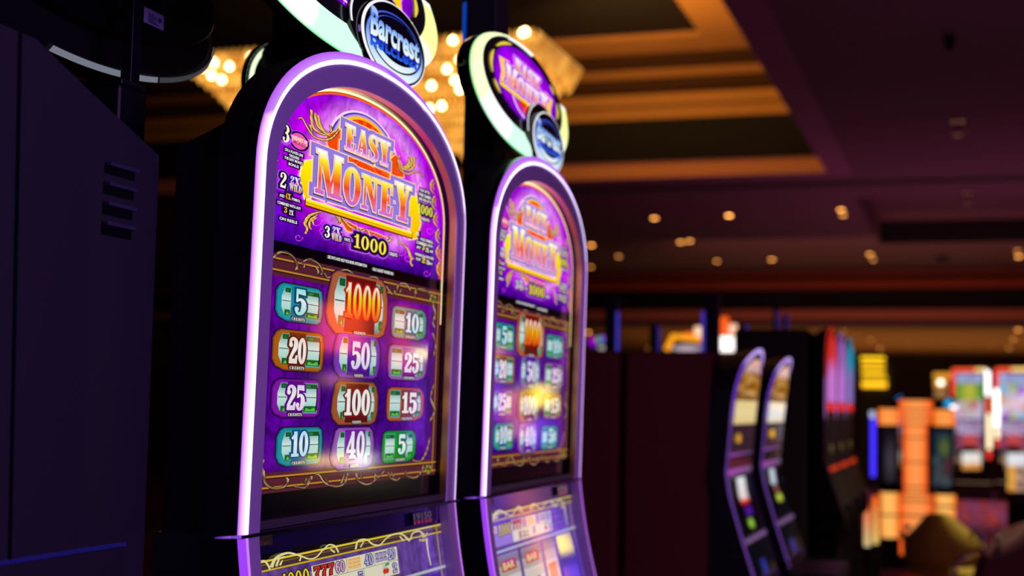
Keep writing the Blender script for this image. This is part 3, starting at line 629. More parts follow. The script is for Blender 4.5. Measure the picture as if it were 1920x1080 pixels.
    T.L = 4; T.serif('1000', aZ+(a0-aZ)*.45, bm-.002, (a0-aZ)*.50, .019, hx('f0d840'), gap=.03, outs=[(.0014, hx('3a2a10'))])
    T.L = 4; T.serif('EASY', aZ+(a0-aZ)*.04, bm+.004, (a0-aZ)*.36, .012, hx('f8f0f0'), gap=.03, outs=[(.0014, hx('8a3040'))])
    T.mb.build('pay_table', [M_LCD], o)
    # silver bar and the three reels
    Rl = Art(amap_low); yb = b0-.006
    Rl.shape([rect(aL, yb-.004, aR, yb)], hx('b8c0c0'), 3)
    cols = [(.06, .28), (.31, .53), (.56, .70)]
    for q, (x0, x1) in enumerate(cols):
        xa = aL+(aR-aL)*x0; xb = aL+(aR-aL)*x1
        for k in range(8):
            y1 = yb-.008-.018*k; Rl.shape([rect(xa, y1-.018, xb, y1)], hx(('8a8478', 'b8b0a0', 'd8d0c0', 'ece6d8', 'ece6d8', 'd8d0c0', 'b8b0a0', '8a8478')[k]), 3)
        xm = (xa+xb)/2
        if q < 2:
            Rl.L = 4; Rl.serif('7', xm-.012, yb-.115, .024, .05, hx('c82820'), outs=[(.002, hx('6a1010'))]); Rl.shape([rect(xm-.018, yb-.036, xm+.018, yb-.018)], hx('c01c18'), 4); Rl.text('BAR', xm-.014, yb-.033, .028, .012, hx('f8e8a0'), .03, 4.4)
        else: Rl.shape([rect(xm-.012, yb-.09, xm+.012, yb-.05)], hx('f09018'), 4)
    Rl.shape([rect(aL+(aR-aL)*.73, yb-.15, aL+(aR-aL)*.96, yb-.008)], hx('3a28a8'), 3)
    for k in range(4): Rl.shape([rect(aL+(aR-aL)*.76, yb-.022-.034*k-.02, aL+(aR-aL)*.93, yb-.022-.034*k)], hx('6a3ad0'), 3.4)
    Rl.mb.build('reel_strips', [M_LCD], o)
    return o

def topper(parent):
    """oval sign on the post: housing, lit ring, picture oval, maker's badge"""
    cx, cz, A_, B_ = .284, .556, .328, .099; yt = .020
    E = lambda ra, rb, y, n=72, a0=0, a1=360: [(cx+ra*math.cos(math.radians(a0+(a1-a0)*i/n)), y, HC+cz+rb*math.sin(math.radians(a0+(a1-a0)*i/n))) for i in range(n+(0 if abs(a1-a0) == 360 else 1))]
    h = MB()
    rings = [E(A_*.86, B_*.80, yt+.034), E(A_*.97, B_*.95, yt+.028), E(A_*1.0, B_*1.0, yt+.014), E(A_*.995, B_*.995, yt+.004), E(A_*.80, B_*.80, yt+.001)]
    n = 72
    for a, b in zip(rings, rings[1:]): h.strip(a, b, 0, closed=True)
    h.add(rings[0], [tuple(range(n))], 0); h.add(rings[-1], [tuple(range(n))[::-1]], 0)
    hs = h.build('topper_housing', [M_BLACK], parent, smooth=True)
    # ring of light with its two small gaps
    r = MB(); 
    def ringcol(deg):
        d = deg % 360
        if 118 < d <= 180: return hx('f2ffc4')
        if 180 < d < 215: return hx('f4ffcc')
        if 215 <= d < 250: return hx('ffffff')
        if 250 <= d < 285: return hx('d0ffe4')
        if 285 <= d < 340: return hx('faffe0')
        if d >= 340 or d < 20: return hx('f4ffa0')
        return hx('fbfff8')
    DX, DZ, DA, DB = .002, .019, .270, .0785          # black disc, set high inside the ring so the ring is a crescent
    def band(a0, a1, thin=None):
        m_ = max(8, int(abs(a1-a0)/3)); R = [[], [], [], []]; C = []; Cg = []
        for i in range(m_+1):
            d = a0+(a1-a0)*i/m_; c_, s_ = math.cos(math.radians(d)), math.sin(math.radians(d))
            ox_, oz_ = cx+A_*c_, HC+cz+B_*s_; ix, iz = cx+DX+DA*c_, HC+cz+DZ+DB*s_
            if thin: ix, iz = cx+(A_-thin)*c_, HC+cz+(B_-thin)*s_
            for k_, (t, y) in enumerate(((0, .003), (.035, -.001), (.5, -.006), (1, -.001))): R[k_].append((ox_+(ix-ox_)*t, yt+y, oz_+(iz-oz_)*t))
            k = ringcol(d); C.append(tuple(q*1.15 for q in k[:3])+(1,)); Cg.append((k[0]*.10, k[1]*.75, k[2]*.25, 1))
        r.strip(R[0], R[1], 0, Cg, C); r.strip(R[1], R[2], 0, C, C); r.strip(R[2], R[3], 0, C, C)
    band(116, 383); band(113, 84, .007)
    r.build('light_ring', [M_TUBE], hs, smooth=True)
    # picture
    Kd = .33
    am = lambda a, b, L: (cx+a/Kd, yt-.003-L*.00016, HC+cz+b)
    am = lambda a, b, L: (cx+DX+a/Kd, yt-.003-L*.00016, HC+cz+DZ+.004+b)
    D = Art(am); ra, rb = .216*Kd, .0615; cs = []
    D.shape([ell(0, -.004, DA*Kd, DB, 60)], hx('05030c'), -8)
    N = 60; vs = [am(0, 0, .6)]; cs = [(.62, .04, .80, 1)]
    for k in (.5, 1.):
        for i in range(N): th = 2*math.pi*i/N; vs.append(am(ra*k*math.cos(th), rb*k*math.sin(th), .6)); cs.append((.50, .0, .85, 1) if k < 1 else (.20, 0, .62, 1))
    D.mb.add(vs, [(0, 1+i, 1+(i+1) % N) for i in range(N)]+[(1+i, 1+N+i, 1+N+(i+1) % N, 1+(i+1) % N) for i in range(N)], 1, cs)
    for a0, a1 in ((118, 150), (160, 196), (204, 222), (-50, -20), (-10, 18), (30, 44)):
        q = [(1.06*ra*math.cos(math.radians(a0+(a1-a0)*t)), 1.06*rb*math.sin(math.radians(a0+(a1-a0)*t))) for t in (0, .33, .66, 1)]
        D.shape([pen(q, [.001, .0045, .004, .0015], 6)], hx('f0d040'), 1.5)
    D.shape([ell(0, -.008, ra*.52, rb*.80, 40)], hx('ffd8f0'), 1.2); D.shape([ell(0, -.008, ra*.48, rb*.76, 40)], hx('b020d8'), 1.5); D.shape([ell(0, -.008, ra*.34, rb*.66, 40)], hx('e82a10'), 1.8)
    for sx in (-1, 1): q = [(sx*.042, .022), (sx*.060, .018), (sx*.055, -.004), (sx*.058, -.026), (sx*.042, -.020)]; D.shape([offset(q, .0016)], hx('ff90e0'), 2); D.shape([q], hx('ffd400'), 2.4)
    D.shape([rect(-.058, -.031, .059, -.022)], hx('5a2400'), 3); D.shape([rect(-.058, -.030, .059, -.0235)], hx('ffd800'), 3.4)
    st = [(0, hx('e03018')), (.45, hx('ff8a20')), (.7, hx('ffd8f0')), (1, hx('ffffff'))]
    D.L = 4; D.serif('MONEY', -.047, -.019, .095, .034, vgrad(-.019, .015, st), outs=[(.0048, hx('ff9ae0')), (.0034, hx('8a30d8')), (.0010, hx('fff4ff'))], hs=[1, .85, .85, .85, 1])
    D.L = 4; D.serif('EASY', -.028, .017, .056, .022, vgrad(.017, .039, st), outs=[(.0040, hx('ff9ae0')), (.0028, hx('8a30d8')), (.0008, hx('fff4ff'))])
    D.mb.build('topper_picture', [M_ART, M_ARTM], hs)
    # badge
    bx, bz, ba, bb = .420, .503, .120, .058; b = MB(); yb = yt-.010
    o0 = [(bx+ba*math.cos(t), yb+.022, HC+bz+bb*math.sin(t)) for t in [2*math.pi*i/56 for i in range(56)]]
    o1 = [(x, yb+.004, z) for x, y, z in o0]; o2 = [(bx+(x-bx)*.97, yb, HC+bz+(z-HC-bz)*.96) for x, y, z in o0]
    b.strip(o0, o1, 0, closed=True); b.strip(o1, o2, 0, closed=True); b.add(o2, [tuple(range(56))[::-1]], 0); b.add(o0, [tuple(range(56))], 0)
    kc = MB(); kx, kz, ka, kb = bx-.038, bz+.012, ba*.92, bb*.92
    e1 = [(kx+ka*math.cos(t), yt-.007, HC+kz+kb*math.sin(t)) for t in [2*math.pi*i/48 for i in range(48)]]; e0 = [(x, yt+.01, z) for x, y, z in e1]
    kc.strip(e0, e1, 0, closed=True); kc.add(e1, [tuple(range(48))[::-1]], 0)
    ar = [math.radians(120+4*i) for i in range(20)]
    kc.strip([(kx+ka*math.cos(t), yt-.0085, HC+kz+kb*math.sin(t)) for t in ar], [(kx+ka*.955*math.cos(t)+.001, yt-.0085, HC+kz+kb*.97*math.sin(t)) for t in ar], 1, hx('f4f4ff'))
    kc.build('badge_carrier', [M_BLACK, M_TUBE], hs)
    bo = b.build('badge', [M_BLACK], hs, smooth=True)
    Kb = .36; bm_ = lambda a, b_, L: (bx+a/Kb, yb-.0004-L*.00014, HC+bz+b_)
    B = Art(bm_, 0); wa, wb = ba*Kb, bb
    # white rim, thick at the left
    ro = ell(0, 0, wa*.975, wb*.975, 60); ri = ell(.0014, .0008, wa*.925, wb*.935, 60)
    B.shape([ro, ri], hx('fafaff'), 1)
    BL = [(0, hx('f8ffff')), (.25, hx('c8e4ff')), (.6, hx('6a90f8')), (1, hx('3a50d8'))]
    B.shape([ell(.001, -.004, wa*.86, wb*.80, 50), ell(.002, .0015, wa*.80, wb*.67, 50)], vgrad(-.050, .040, BL), 1.4)
    B.shape([ell(.002, .0010, wa*.74, wb*.62, 50), ell(.003, .0055, wa*.70, wb*.535, 50)], vgrad(-.036, .034, BL), 1.4)
    B.shape([ell(.003, .004, wa*.68, wb*.50, 40)], hx('02020c'), 1.8)
    w0, v, f = sans('Barcrest', .045); sc = .0315; wdt = .064; x0 = -.031; y0 = -.004
    B.tris([(x0+x*wdt/w0, y0+y*sc*(1.25-.25*(x/w0))) for x, y in v], f, vgrad(y0, y0+sc, [(0, hx('f0fbff')), (.45, hx('b8dcff')), (.8, hx('5a84f0')), (1, hx('a8c4ff'))]), 2.8)
    refl = [(x0+x*wdt/w0, y0-.002-y*sc*.55*(1.25-.25*(x/w0))) for x, y in v]
    B.tris([(a, max(b_, -.021)) for a, b_ in refl], f, vgrad(-.021, -.004, [(0, hx('2a70f0')), (1, hx('1008c0'))]), 2.4)
    B.mb.build('badge_lettering', [M_ART], bo)

RBT = .317
def slot_machine(name, label):
    root = empty(name)
    tag(root, label, 'slot machine', 'tall violet-framed slot machines side by side')
    # ---------------- cabinet
    c = MB()
    hoodF = A3(arch(.002, -1.0), .013); hoodB = [(u, .050, w_+HC) for u, w_ in arch(.006, -1.0)]
    hoodF[0] = (hoodF[0][0], .013, HC-1.0)
    fix = lambda L: [(x, (y if z > ZS else max(y, .0)+.012), z) for x, y, z in L]
    low = arch(.002, -.15); F_ = [(u, .013+yp(w_), w_+HC) for u, w_ in low]; Bk = [(.345+(u-.345)*.985, .048, w_+HC-.004) for u, w_ in low]
    c.strip(F_, Bk, 0); c.add(Bk, [tuple(range(len(Bk)))[::-1]], 0)
    # rear box with its sloping top
    c.prism([(.025, .048, ZS), (.025, .048, HC+RBT), (.025, .112, HC+RBT-.028), (.025, .112, ZS)], (.64, 0, 0), 0)
    # lower cabinet following the curled front, deck and base
    prof = [(.034+yp(-.15-.02*i), ZS-.02*i) for i in range(14)]
    yl, zl = prof[-1]
    prof += [(yl-.03, zl-.02), (-.27, zl-.06), (-.30, zl-.09), (-.29, zl-.13), (-.10, zl-.20), (-.06, zl-.28), (-.06, .12), (-.02, .10), (-.02, 0), (.112, 0), (.112, ZS)]
    c.prism([(.006, y, z) for y, z in prof], (.678, 0, 0), 0)
    cab = c.build('cabinet', [M_BODY], root, smooth=False)
    # seam trim: thin chrome line right round the front and down the left flank
    t = MB(); t.box(-.002, .692, -.004, .010, ZS-.0022, ZS+.0016, 0)
    t.build('seam_trim', [mat('violet_chrome', rgb(90, 60, 190), .15, 1.0)], root)
    d = MB(); d.prism([(.002, -.003, ZS+.002), (.002, .030, ZS-.0015), (.002, .030, ZS-.0035), (.002, -.003, ZS-.0015)], (-.004, 0, 0), 0)
    dd = [(.42, .12, 1., 1)]*5+[(.10, .02, .45, 1)]*5; d.c = [(.45, .14, 1.05, 1) if v[1] < 0 else (.04, .01, .16, 1) for v in d.v]; d.build('seam_light', [M_TUBE], root)
    # ---------------- light frame
    f = MB()
    for part, w0 in (('up', -.149),):
        o0 = arch(0, w0); o1 = arch(.0105, w0); o2 = arch(.0165, w0)
        c0 = [(.50, .09, .95, 1) for u, w_ in o0]; c1 = [led(u, w_, 'out') for u, w_ in o0]; c2 = [led(u, w_, 'in') for u, w_ in o0]
        f.strip(A3(o0, .0035), A3(o1, -.001), 0, c0, c1); f.strip(A3(o0, .013), A3(o0, .0035), 1); f.strip(A3(o1, -.0012), A3(o2, -.0012), 0, c2, c2)
    for s_, x0 in ((1, 0), (-1, .69)):
        ws = [-.152-.0135*i for i in range(21)]
        c0 = [led(x0, w_, 'out') for w_ in ws]; c1 = [led(x0, w_, 'in') for w_ in ws]
        q = lambda t_, y: [(x0+s_*t_, y+yp(w_), w_+HC) for w_ in ws]
        f.strip(q(0, .0035), q(.0105, -.001), 0, c0, c0); f.strip(q(0, .036), q(0, .0035), 1); f.strip(q(.0105, -.0012), q(.0165, -.0012), 0, c1, c1)
    f.build('light_frame', [M_TUBE, M_BLACK], root, smooth=True)
    # ---------------- bezel
    b = MB(); i0 = arch(.0165); i1 = arch(.0455); i2 = arch(.0465)
    b.strip(A3(i0, 0), A3(i1, 0), 0); b.strip(A3(i1, 0), A3(i2, .0015), 0)
    for s_, x0 in ((1, 0), (-1, .69)):
        q = lambda t_, y: [(x0+s_*t_, y+yp(w_), w_+HC) for w_ in ws]
        b.strip(q(.0165, 0), q(.044, 0), 0); b.strip(q(.044, 0), q(.045, LY), 0)
    for x0, x1, zz in ((.0165, .045, HC+.245), (.645, .6735, HC+.245)): b.box(x0, x1, -.0066, -.0060, zz, zz+.0006, 1)
    b.build('bezel', [M_BEZEL, M_MATTE], root, smooth=True)
    r = MB(); r.strip(A3(arch(.0465), .0015), A3(arch(.0475), .012), 0); r.build('chrome_reveal', [M_CHAMP], root, smooth=True)
    r = MB(); r.strip(A3(arch(.0475), .012), A3(arch(.0478), .023), 0); r.build('inner_reveal', [M_BLACK], root, smooth=True)
    # ---------------- glass backing, dark bands between the displays
    g = MB(); q = A3(arch(.040, -.15), .0212); g.add(q, [tuple(range(len(q)))], 0)
    g.build('black_glass', [M_BLACK], root)
    g = MB(); g.box(.045, .645, .006, .020, ZS+.002, ZS+.012, 0, bev=.001)
    lo = [(.006+yp(-.152-.005*i), ZS-.002-.005*i) for i in range(6)]
    g.strip([(.045, .010+y, z) for y, z in lo], [(.645, .010+y, z) for y, z in lo], 1)
    g.build('lower_band', [mat('dark_smoked_trim', rgb(44, 40, 60), .4), mat('smoked_violet_glass', rgb(26, 18, 60), .1)], root)
    lo = [(LY+.004+yp(-.172-.0135*i), HC-.172-.0135*i) for i in range(19)]
    g = MB(); g.strip([(.044, y, z) for y, z in lo], [(.646, y, z) for y, z in lo], 0); g.build('lower_glass', [M_BLACK], root)
    # made-up number marks on the dark band, painting in a digit-like reflection
    for (x0, y0, x1, h), tx, c1 in (((776, 976, 808, 13), '19150', '4c4646'), ((488, 1012, 506, 18), '107', '4a4048')):
        N = Art(lambda a, b, L: (a/K, .0095-L*.0002+yp(b), b+HC)); a, b_, wd, hh = TB(x0, y0, x1, h, .010); N.shape([rect(a-.002, b_-.008, a+wd+.002, b_+hh+.001)], hx('08060c'), .4)
        N.text(tx, a, b_, wd, hh, hx(c1), .01, 1); N.text(tx, a, b_-.006, wd, .005, hx('a82030' if x0 > 600 else '501828'), .01, 1)
        N.mb.build('band_number_mark', [M_ART], root)
    marquee_art(root); credit_screen(root); reel_screen(root)
    # magenta light line at the right edge of the credit screen
    e = MB(); e.box(.651, .6535, .016, .0195, HC-.140, HC+.14, 0, hx('8a3af0')); e.box(.651, .6535, .0158, .0195, HC-.14, HC-.105, 0, (.6, .25, 1.3, 1)); e.build('edge_light', [M_TUBE], root)
    # deck with buttons
    zd = ZS-.28; MBT = [mat('white_button', rgb(190, 190, 200), .3, emi=rgb(120, 110, 150), es=.3), mat('red_button', rgb(160, 20, 20), .3, emi=rgb(200, 30, 30), es=.5)]
    for i in range(5): k = MB(); k.box(.08+i*.095, .15+i*.095, -.22, -.17, zd-.078, zd-.050, 0, bev=.006); k.build('deck_button', MBT[:1], root)
    k = MB(); k.box(.57, .64, -.23, -.16, zd-.078, zd-.045, 0, bev=.012); k.build('spin_button', MBT[1:], root)
    # ---------------- post, service lamp, topper
    p = MB(); p.box(.318, .405, .090, .150, HC+.20, HC+.84, 0, bev=.004); p.box(.30, .42, .080, .112, HC+.16, HC+.24, 0, bev=.004); p.build('topper_post', [M_MATTE], root)
    p = MB(); p.tube([(.47, .14, HC+.25), (.47, .14, HC+.62)], .012, 12, 0); p.build('cable_conduit', [mat('blue_black_conduit', rgb(16, 24, 70), .25)], root)
    l = MB(); lc = (.36, .145, HC+.60)
    l.lathe(lc, [(.024, 0), (.024, .17)], 24, 0); l.build('service_lamp', [mat('blue_lamp_lens', rgb(12, 60, 190), .15, emi=rgb(10, 70, 190), es=.8)], root, smooth=True)
    l = MB(); l.lathe(lc, [(.0252, .168), (.0252, .180)], 24, 0); l.build('lamp_collar', [mat('brass', rgb(200, 140, 70), .25, 1)], root, smooth=True)
    l = MB(); l.lathe(lc, [(.024, .18), (.024, .30), (.018, .312)], 24, 0); l.build('lamp_cap', [mat('grey_white_lens', rgb(190, 190, 205), .3, emi=rgb(110, 105, 125), es=.7)], root, smooth=True)
    topper(root)
    return root
mach = slot_machine('slot_machine', 'large nearest slot machine whose violet lit arch stands left of its twin')
mach.location = (X1, Y1, 0)
twin = copy_tree(mach); twin.location = (2.180, .752, 0); twin.rotation_euler = (0, 0, math.radians(1.87))
twin['label'] = 'slightly blurred twin slot machine standing directly right of the large nearest one'
# ================================================================== the hall
M_CEIL = mat('dark_plum_ceiling_paint', rgb(120, 84, 100), .9, noise=.15, nscale=.6)
M_MOULD = mat('ochre_moulding_plaster', rgb(190, 140, 80), .8, noise=.15, nscale=2)
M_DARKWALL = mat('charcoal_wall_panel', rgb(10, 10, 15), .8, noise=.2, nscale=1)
M_FARCEIL = mat('tan_ceiling_paint', rgb(150, 105, 60), .9, noise=.15, nscale=.8)
def quad(name, pts, m, label=None):
    b = MB(); b.add(pts, [tuple(range(len(pts)))], 0); o = b.build(name, [m]); o['kind'] = 'structure'; return o
ZC = 4.5
# carpet
mc = bpy.data.materials.new('patterned_carpet'); mc.use_nodes = True; nt = mc.node_tree; pb = nt.nodes['Principled BSDF']; pb.inputs['Roughness'].default_value = 1; pb.inputs['Specular IOR Level'].default_value = .1
tc = nt.nodes.new('ShaderNodeTexCoord'); wv = nt.nodes.new('ShaderNodeTexWave'); wv.wave_type = 'RINGS'; wv.inputs['Scale'].default_value = .9; wv.inputs['Distortion'].default_value = 9; wv.inputs['Detail'].default_value = 3
vr = nt.nodes.new('ShaderNodeTexVoronoi'); vr.inputs['Scale'].default_value = 1.6
cr = nt.nodes.new('ShaderNodeValToRGB'); e = cr.color_ramp.elements; e[0].color = rgb(40, 16, 60); e[1].color = rgb(190, 80, 50); q = e.new(.45); q.color = rgb(110, 60, 130); q = e.new(.7); q.color = rgb(60, 20, 40)
mx = nt.nodes.new('ShaderNodeMix'); mx.data_type = 'FLOAT'; mx.inputs[0].default_value = .4
nt.links.new(tc.outputs['Object'], wv.inputs['Vector']); nt.links.new(tc.outputs['Object'], vr.inputs['Vector'])
nt.links.new(wv.outputs['Fac'], mx.inputs[2]); nt.links.new(vr.outputs['Distance'], mx.inputs[3]); nt.links.new(mx.outputs[0], cr.inputs[0]); nt.links.new(cr.outputs[0], pb.inputs['Base Color'])
b = MB(); b.box(-4, 52, -24, 22, -.1, 0); fl = b.build('floor', [mc]); fl['kind'] = 'structure'
# ---- ceiling with the big stepped recess (opening corner at CX, CY)
CX, CY = 19.0, 1.50
XA, YB = 2.5, 16.0
XR = 19.55                                   # dark reveal line beyond the recess, then the lower ceiling
c = MB()
c.add([(-4, -24, ZC), (XR, -24, ZC), (XR, CY, ZC), (-4, CY, ZC)], [(0, 1, 2, 3)])
c.add([(-4, CY, ZC), (XA, CY, ZC), (XA, YB, ZC), (-4, YB, ZC)], [(0, 1, 2, 3)])
c.add([(CX, CY, ZC), (XR, CY, ZC), (XR, YB, ZC), (CX, YB, ZC)], [(0, 1, 2, 3)])
c.add([(-4, YB, ZC), (XR, YB, ZC), (XR, 22, ZC), (-4, 22, ZC)], [(0, 1, 2, 3)])
tag(c.build('ceiling', [M_CEIL]), kind='structure')
def sweep(name, prof, mats):
    """profile of (inset, height, material) run round the four sides of the recess, mitred"""
    b = MB()
    for (i0, z0, m0), (i1, z1, m1) in zip(prof, prof[1:]):
        c0 = [(CX-i0, CY+i0, z0), (CX-i0, YB-i0, z0), (XA+i0, YB-i0, z0), (XA+i0, CY+i0, z0)]
        c1 = [(CX-i1, CY+i1, z1), (CX-i1, YB-i1, z1), (XA+i1, YB-i1, z1), (XA+i1, CY+i1, z1)]
        for k in range(4): b.add([c0[k], c0[(k+1) % 4], c1[(k+1) % 4], c1[k]], [(0, 1, 2, 3)], m0)
    return tag(b.build(name, mats), kind='structure')
sweep('trim_1', [(-.02, ZC-.01, 0), (.30, ZC-.01, 1), (.30, ZC+.17, 0), (.22, ZC+.19, 0), (.22, ZC+.3, 0)], [mat('plum_lip_paint', rgb(150, 96, 130), .8), mat('tan_lip_paint', rgb(190, 130, 100), .8)])
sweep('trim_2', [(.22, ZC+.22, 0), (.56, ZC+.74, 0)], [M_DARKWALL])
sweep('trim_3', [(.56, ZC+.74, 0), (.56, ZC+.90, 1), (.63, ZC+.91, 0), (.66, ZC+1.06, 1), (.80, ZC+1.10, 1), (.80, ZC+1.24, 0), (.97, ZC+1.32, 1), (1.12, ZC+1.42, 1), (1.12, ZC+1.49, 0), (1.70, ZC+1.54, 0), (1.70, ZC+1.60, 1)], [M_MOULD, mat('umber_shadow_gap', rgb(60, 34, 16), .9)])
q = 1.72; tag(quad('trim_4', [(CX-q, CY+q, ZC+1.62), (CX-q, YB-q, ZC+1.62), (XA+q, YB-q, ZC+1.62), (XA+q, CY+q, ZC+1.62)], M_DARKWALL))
b = MB(); b.box(XR, XR+.42, -24, 22, ZC+.004, ZC+.3); tag(b.build('trim_5', [mat('black_reveal', (.002, .002, .004, 1), .9)]), kind='structure')
# ---- lower ceiling with a second, plain recess on the right
X2, X3 = XR+.42, 33.0
P2 = atZ(1650, 457, ZC); rx1 = P2.x; ry = P2.y; rx0 = 21.2
c = MB()
c.add([(X2, ry, ZC), (X3, ry, ZC), (X3, 22, ZC), (X2, 22, ZC)], [(0, 1, 2, 3)]); c.add([(X2, -24, ZC), (rx0, -24, ZC), (rx0, ry, ZC), (X2, ry, ZC)], [(0, 1, 2, 3)])
c.add([(rx1, -24, ZC), (X3, -24, ZC), (X3, ry, ZC), (rx1, ry, ZC)], [(0, 1, 2, 3)])
c.add([(rx0, -24, ZC+.42), (rx1, -24, ZC+.42), (rx1, ry, ZC+.42), (rx0, ry, ZC+.42)], [(0, 1, 2, 3)])
c.add([(rx1, -24, ZC), (rx1, ry, ZC), (rx1, ry, ZC+.42), (rx1, -24, ZC+.42)], [(0, 1, 2, 3)], 1); c.add([(rx0, ry, ZC), (rx1, ry, ZC), (rx1, ry, ZC+.42), (rx0, ry, ZC+.42)], [(0, 1, 2, 3)])
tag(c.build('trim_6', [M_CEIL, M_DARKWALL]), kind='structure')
# ---- bulkhead across the hall: mouldings, dark fascia, lit lower edge
b = MB()
zt = lambda y: atX(1500, y, X3).z
b.box(X3-.35, X3, -24, 22, zt(519), zt(508), 0); b.box(X3-.15, X3, -24, 22, zt(528), zt(519), 1); b.box(X3-.30, X3, -24, 22, zt(543), zt(528), 0)
tag(b.build('trim_7', [mat('russet_moulding', rgb(215, 105, 62), .8, noise=.2, nscale=1), mat('umber_shadow_gap')]), kind='structure')
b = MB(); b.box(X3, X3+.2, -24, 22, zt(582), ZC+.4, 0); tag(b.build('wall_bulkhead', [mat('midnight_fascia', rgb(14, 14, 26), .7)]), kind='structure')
b = MB(); b.box(X3-.25, X3+.5, -24, 22, zt(600), zt(582), 0); b.box(X3+.05, X3+.8, -24, 22, zt(609), zt(600), 1); tag(b.build('trim_8', [mat('rosy_lip_paint', rgb(245, 160, 130), .8), mat('violet_lip_paint', rgb(96, 40, 110), .8)]), kind='structure')
ZF = zt(609)
quad('trim_9', [(X3+.5, -24, ZF), (51, -24, ZF), (51, 22, ZF), (X3+.5, 22, ZF)], M_FARCEIL)
b = MB(); b.box(50.5, 51, -24, 22, 0, ZF); tag(b.build('wall_far', [mat('maroon_far_wall', rgb(44, 20, 22), .8, noise=.3, nscale=.4)]), kind='structure')
b = MB(); b.box(-4, 51, 21.5, 22, 0, ZC+2); tag(b.build('wall_left', [mat('umber_wall', rgb(60, 36, 30), .8, noise=.2, nscale=.5)]), kind='structure')
b = MB(); b.box(-4, 51, -24.3, -24, 0, ZC+.6); tag(b.build('wall_right', [mat('umber_wall')]), kind='structure')

# ---- downlights
def downlight(x, y, Z, r=.045, s=14., label='', grp=None):
    p = atZ(x, y, Z); o = empty('downlight', (p.x, p.y, Z)); tag(o, label, 'ceiling light', grp)
    b = MB(); b.lathe((0, 0, 0), [(r*1.7, -.004), (r*1.75, -.02), (r*1.05, -.02)], 20); b.build('rim', [mat('brushed_bronze', rgb(120, 90, 70), .5, .6)], o)
    b = MB(); b.lathe((0, 0, 0), [(r, -.024), (r, -.019)], 20); b.build('lamp', [glow('warm_lamp_%d' % int(s), (1, .38, .075, 1), s*.75)], o); return o
near = [(1227, 407, 'highest-left downlight of the plum ceiling right of the twin slot machine', 14), (1367, 402, 'bright single downlight below the long ceiling recess, in the middle of the plum ceiling', 20),
        (1577, 391, 'upper lamp of the close pair under the corner of the ceiling recess', 12), (1581, 401, 'dimmer lower lamp of the close pair under the corner of the ceiling recess', 7),
        (1109, 458, 'yellowish downlight touching the right edge of the twin slot machine arch', 18), (1160, 479, 'dim coppery downlight right of the yellowish one by the twin machine', 7),
        (1276, 452, 'left lamp of the merged amber pair in the plum ceiling', 13), (1293, 450, 'right lamp of the merged amber pair in the plum ceiling', 12),
        (1107, 499, 'lowest dim downlight beside the twin slot machine', 8), (1344, 488, 'coppery downlight above the yellow zigzag sign', 9), (1447, 485, 'small clear downlight above the black cabinets of the middle bank', 13),
        (1631, 475, 'upper lamp of the overlapping pair left of the dark dome camera', 13), (1637, 485, 'lower dimmer lamp of the overlapping pair left of the dark dome camera', 7),
        (1908, 468, 'dim upper lamp of the pair at the right edge of the picture', 5), (1910, 479, 'bright lower lamp of the pair at the right edge of the picture', 16)]
for x, y, l, s in near: downlight(x, y, ZC-.001, .045, s, l, 'downlights in the plum ceiling')
for x, y, l, s in [(1583, 619, 'faint lamp of the far tan ceiling, leftmost above the red curved toppers', 3), (1632, 636, 'dim lamp of the far tan ceiling above the yellow stacked sign', 4), (1650, 652, 'bright lamp of the far tan ceiling nearest above the yellow stacked sign', 9), (1909, 617, 'topmost and brightest lamp of the column of three at the far right', 12),
                   (1900, 635, 'middle lamp of the column of three at the far right', 7), (1892, 652, 'lowest lamp of the column of three at the far right', 7), (1703, 646, 'faint lamp right of the yellow stacked sign near the far wall', 1.5), (1857, 646, 'faint lamp just left of the column of three at the far right', 1.5),
                   (1102, 622, 'orange lamp of the far ceiling touching the twin machine, above the rainbow arc', 16), (1216, 652, 'dull orange lamp low between the dark sign posts', 4)]:
    downlight(x, y, ZF-.001, .06, s, l, 'downlights in the far tan ceiling')
# dome camera, sprinklers
for x, y, l in ((1767, 482, 'dark dome camera under the plum ceiling at right'), (1780, 68, 'small dark fitting high on the near ceiling')):
    p = atZ(x, y, ZC); b = MB(); r = .13 if y > 100 else .05
    b.lathe((0, 0, 0), [(r, 0), (r, -.03), (r*.8, -.09), (r*.4, -.13), (.01, -.14)], 20); tag(b.build('dome_camera', [M_BLACK], loc=(p.x, p.y, ZC), smooth=True), l, 'camera')
for x, y, l in ((1796, 226, 'pinkish three-armed sprinkler on the bare near ceiling'), (1862, 486, 'small sprinkler right of the dark dome camera'), (1815, 361, 'faint sprinkler just under the black ceiling line')):
    p = atZ(x, y, ZC); o = empty('sprinkler', (p.x, p.y, ZC)); tag(o, l, 'sprinkler', 'ceiling sprinklers'); k = 1.5
    b = MB(); b.lathe((0, 0, 0), [(.05*k, 0), (.05*k, -.012)], 16); b.build('flange', [mat('rosy_chrome', rgb(200, 150, 180), .2, .9)], o)
    b = MB(); b.tube([(0, 0, 0), (0, 0, -.10*k)], .012*k, 8); b.tube([(0, -.05*k, -.03), (0, -.05*k, -.07*k)], .01*k, 8); b.tube([(0, .05*k, -.03), (0, .05*k, -.07*k)], .01*k, 8); b.lathe((0, 0, -.10*k), [(.03*k, 0), (.03*k, -.008)], 12); b.build('nozzle', [mat('rosy_chrome')], o)

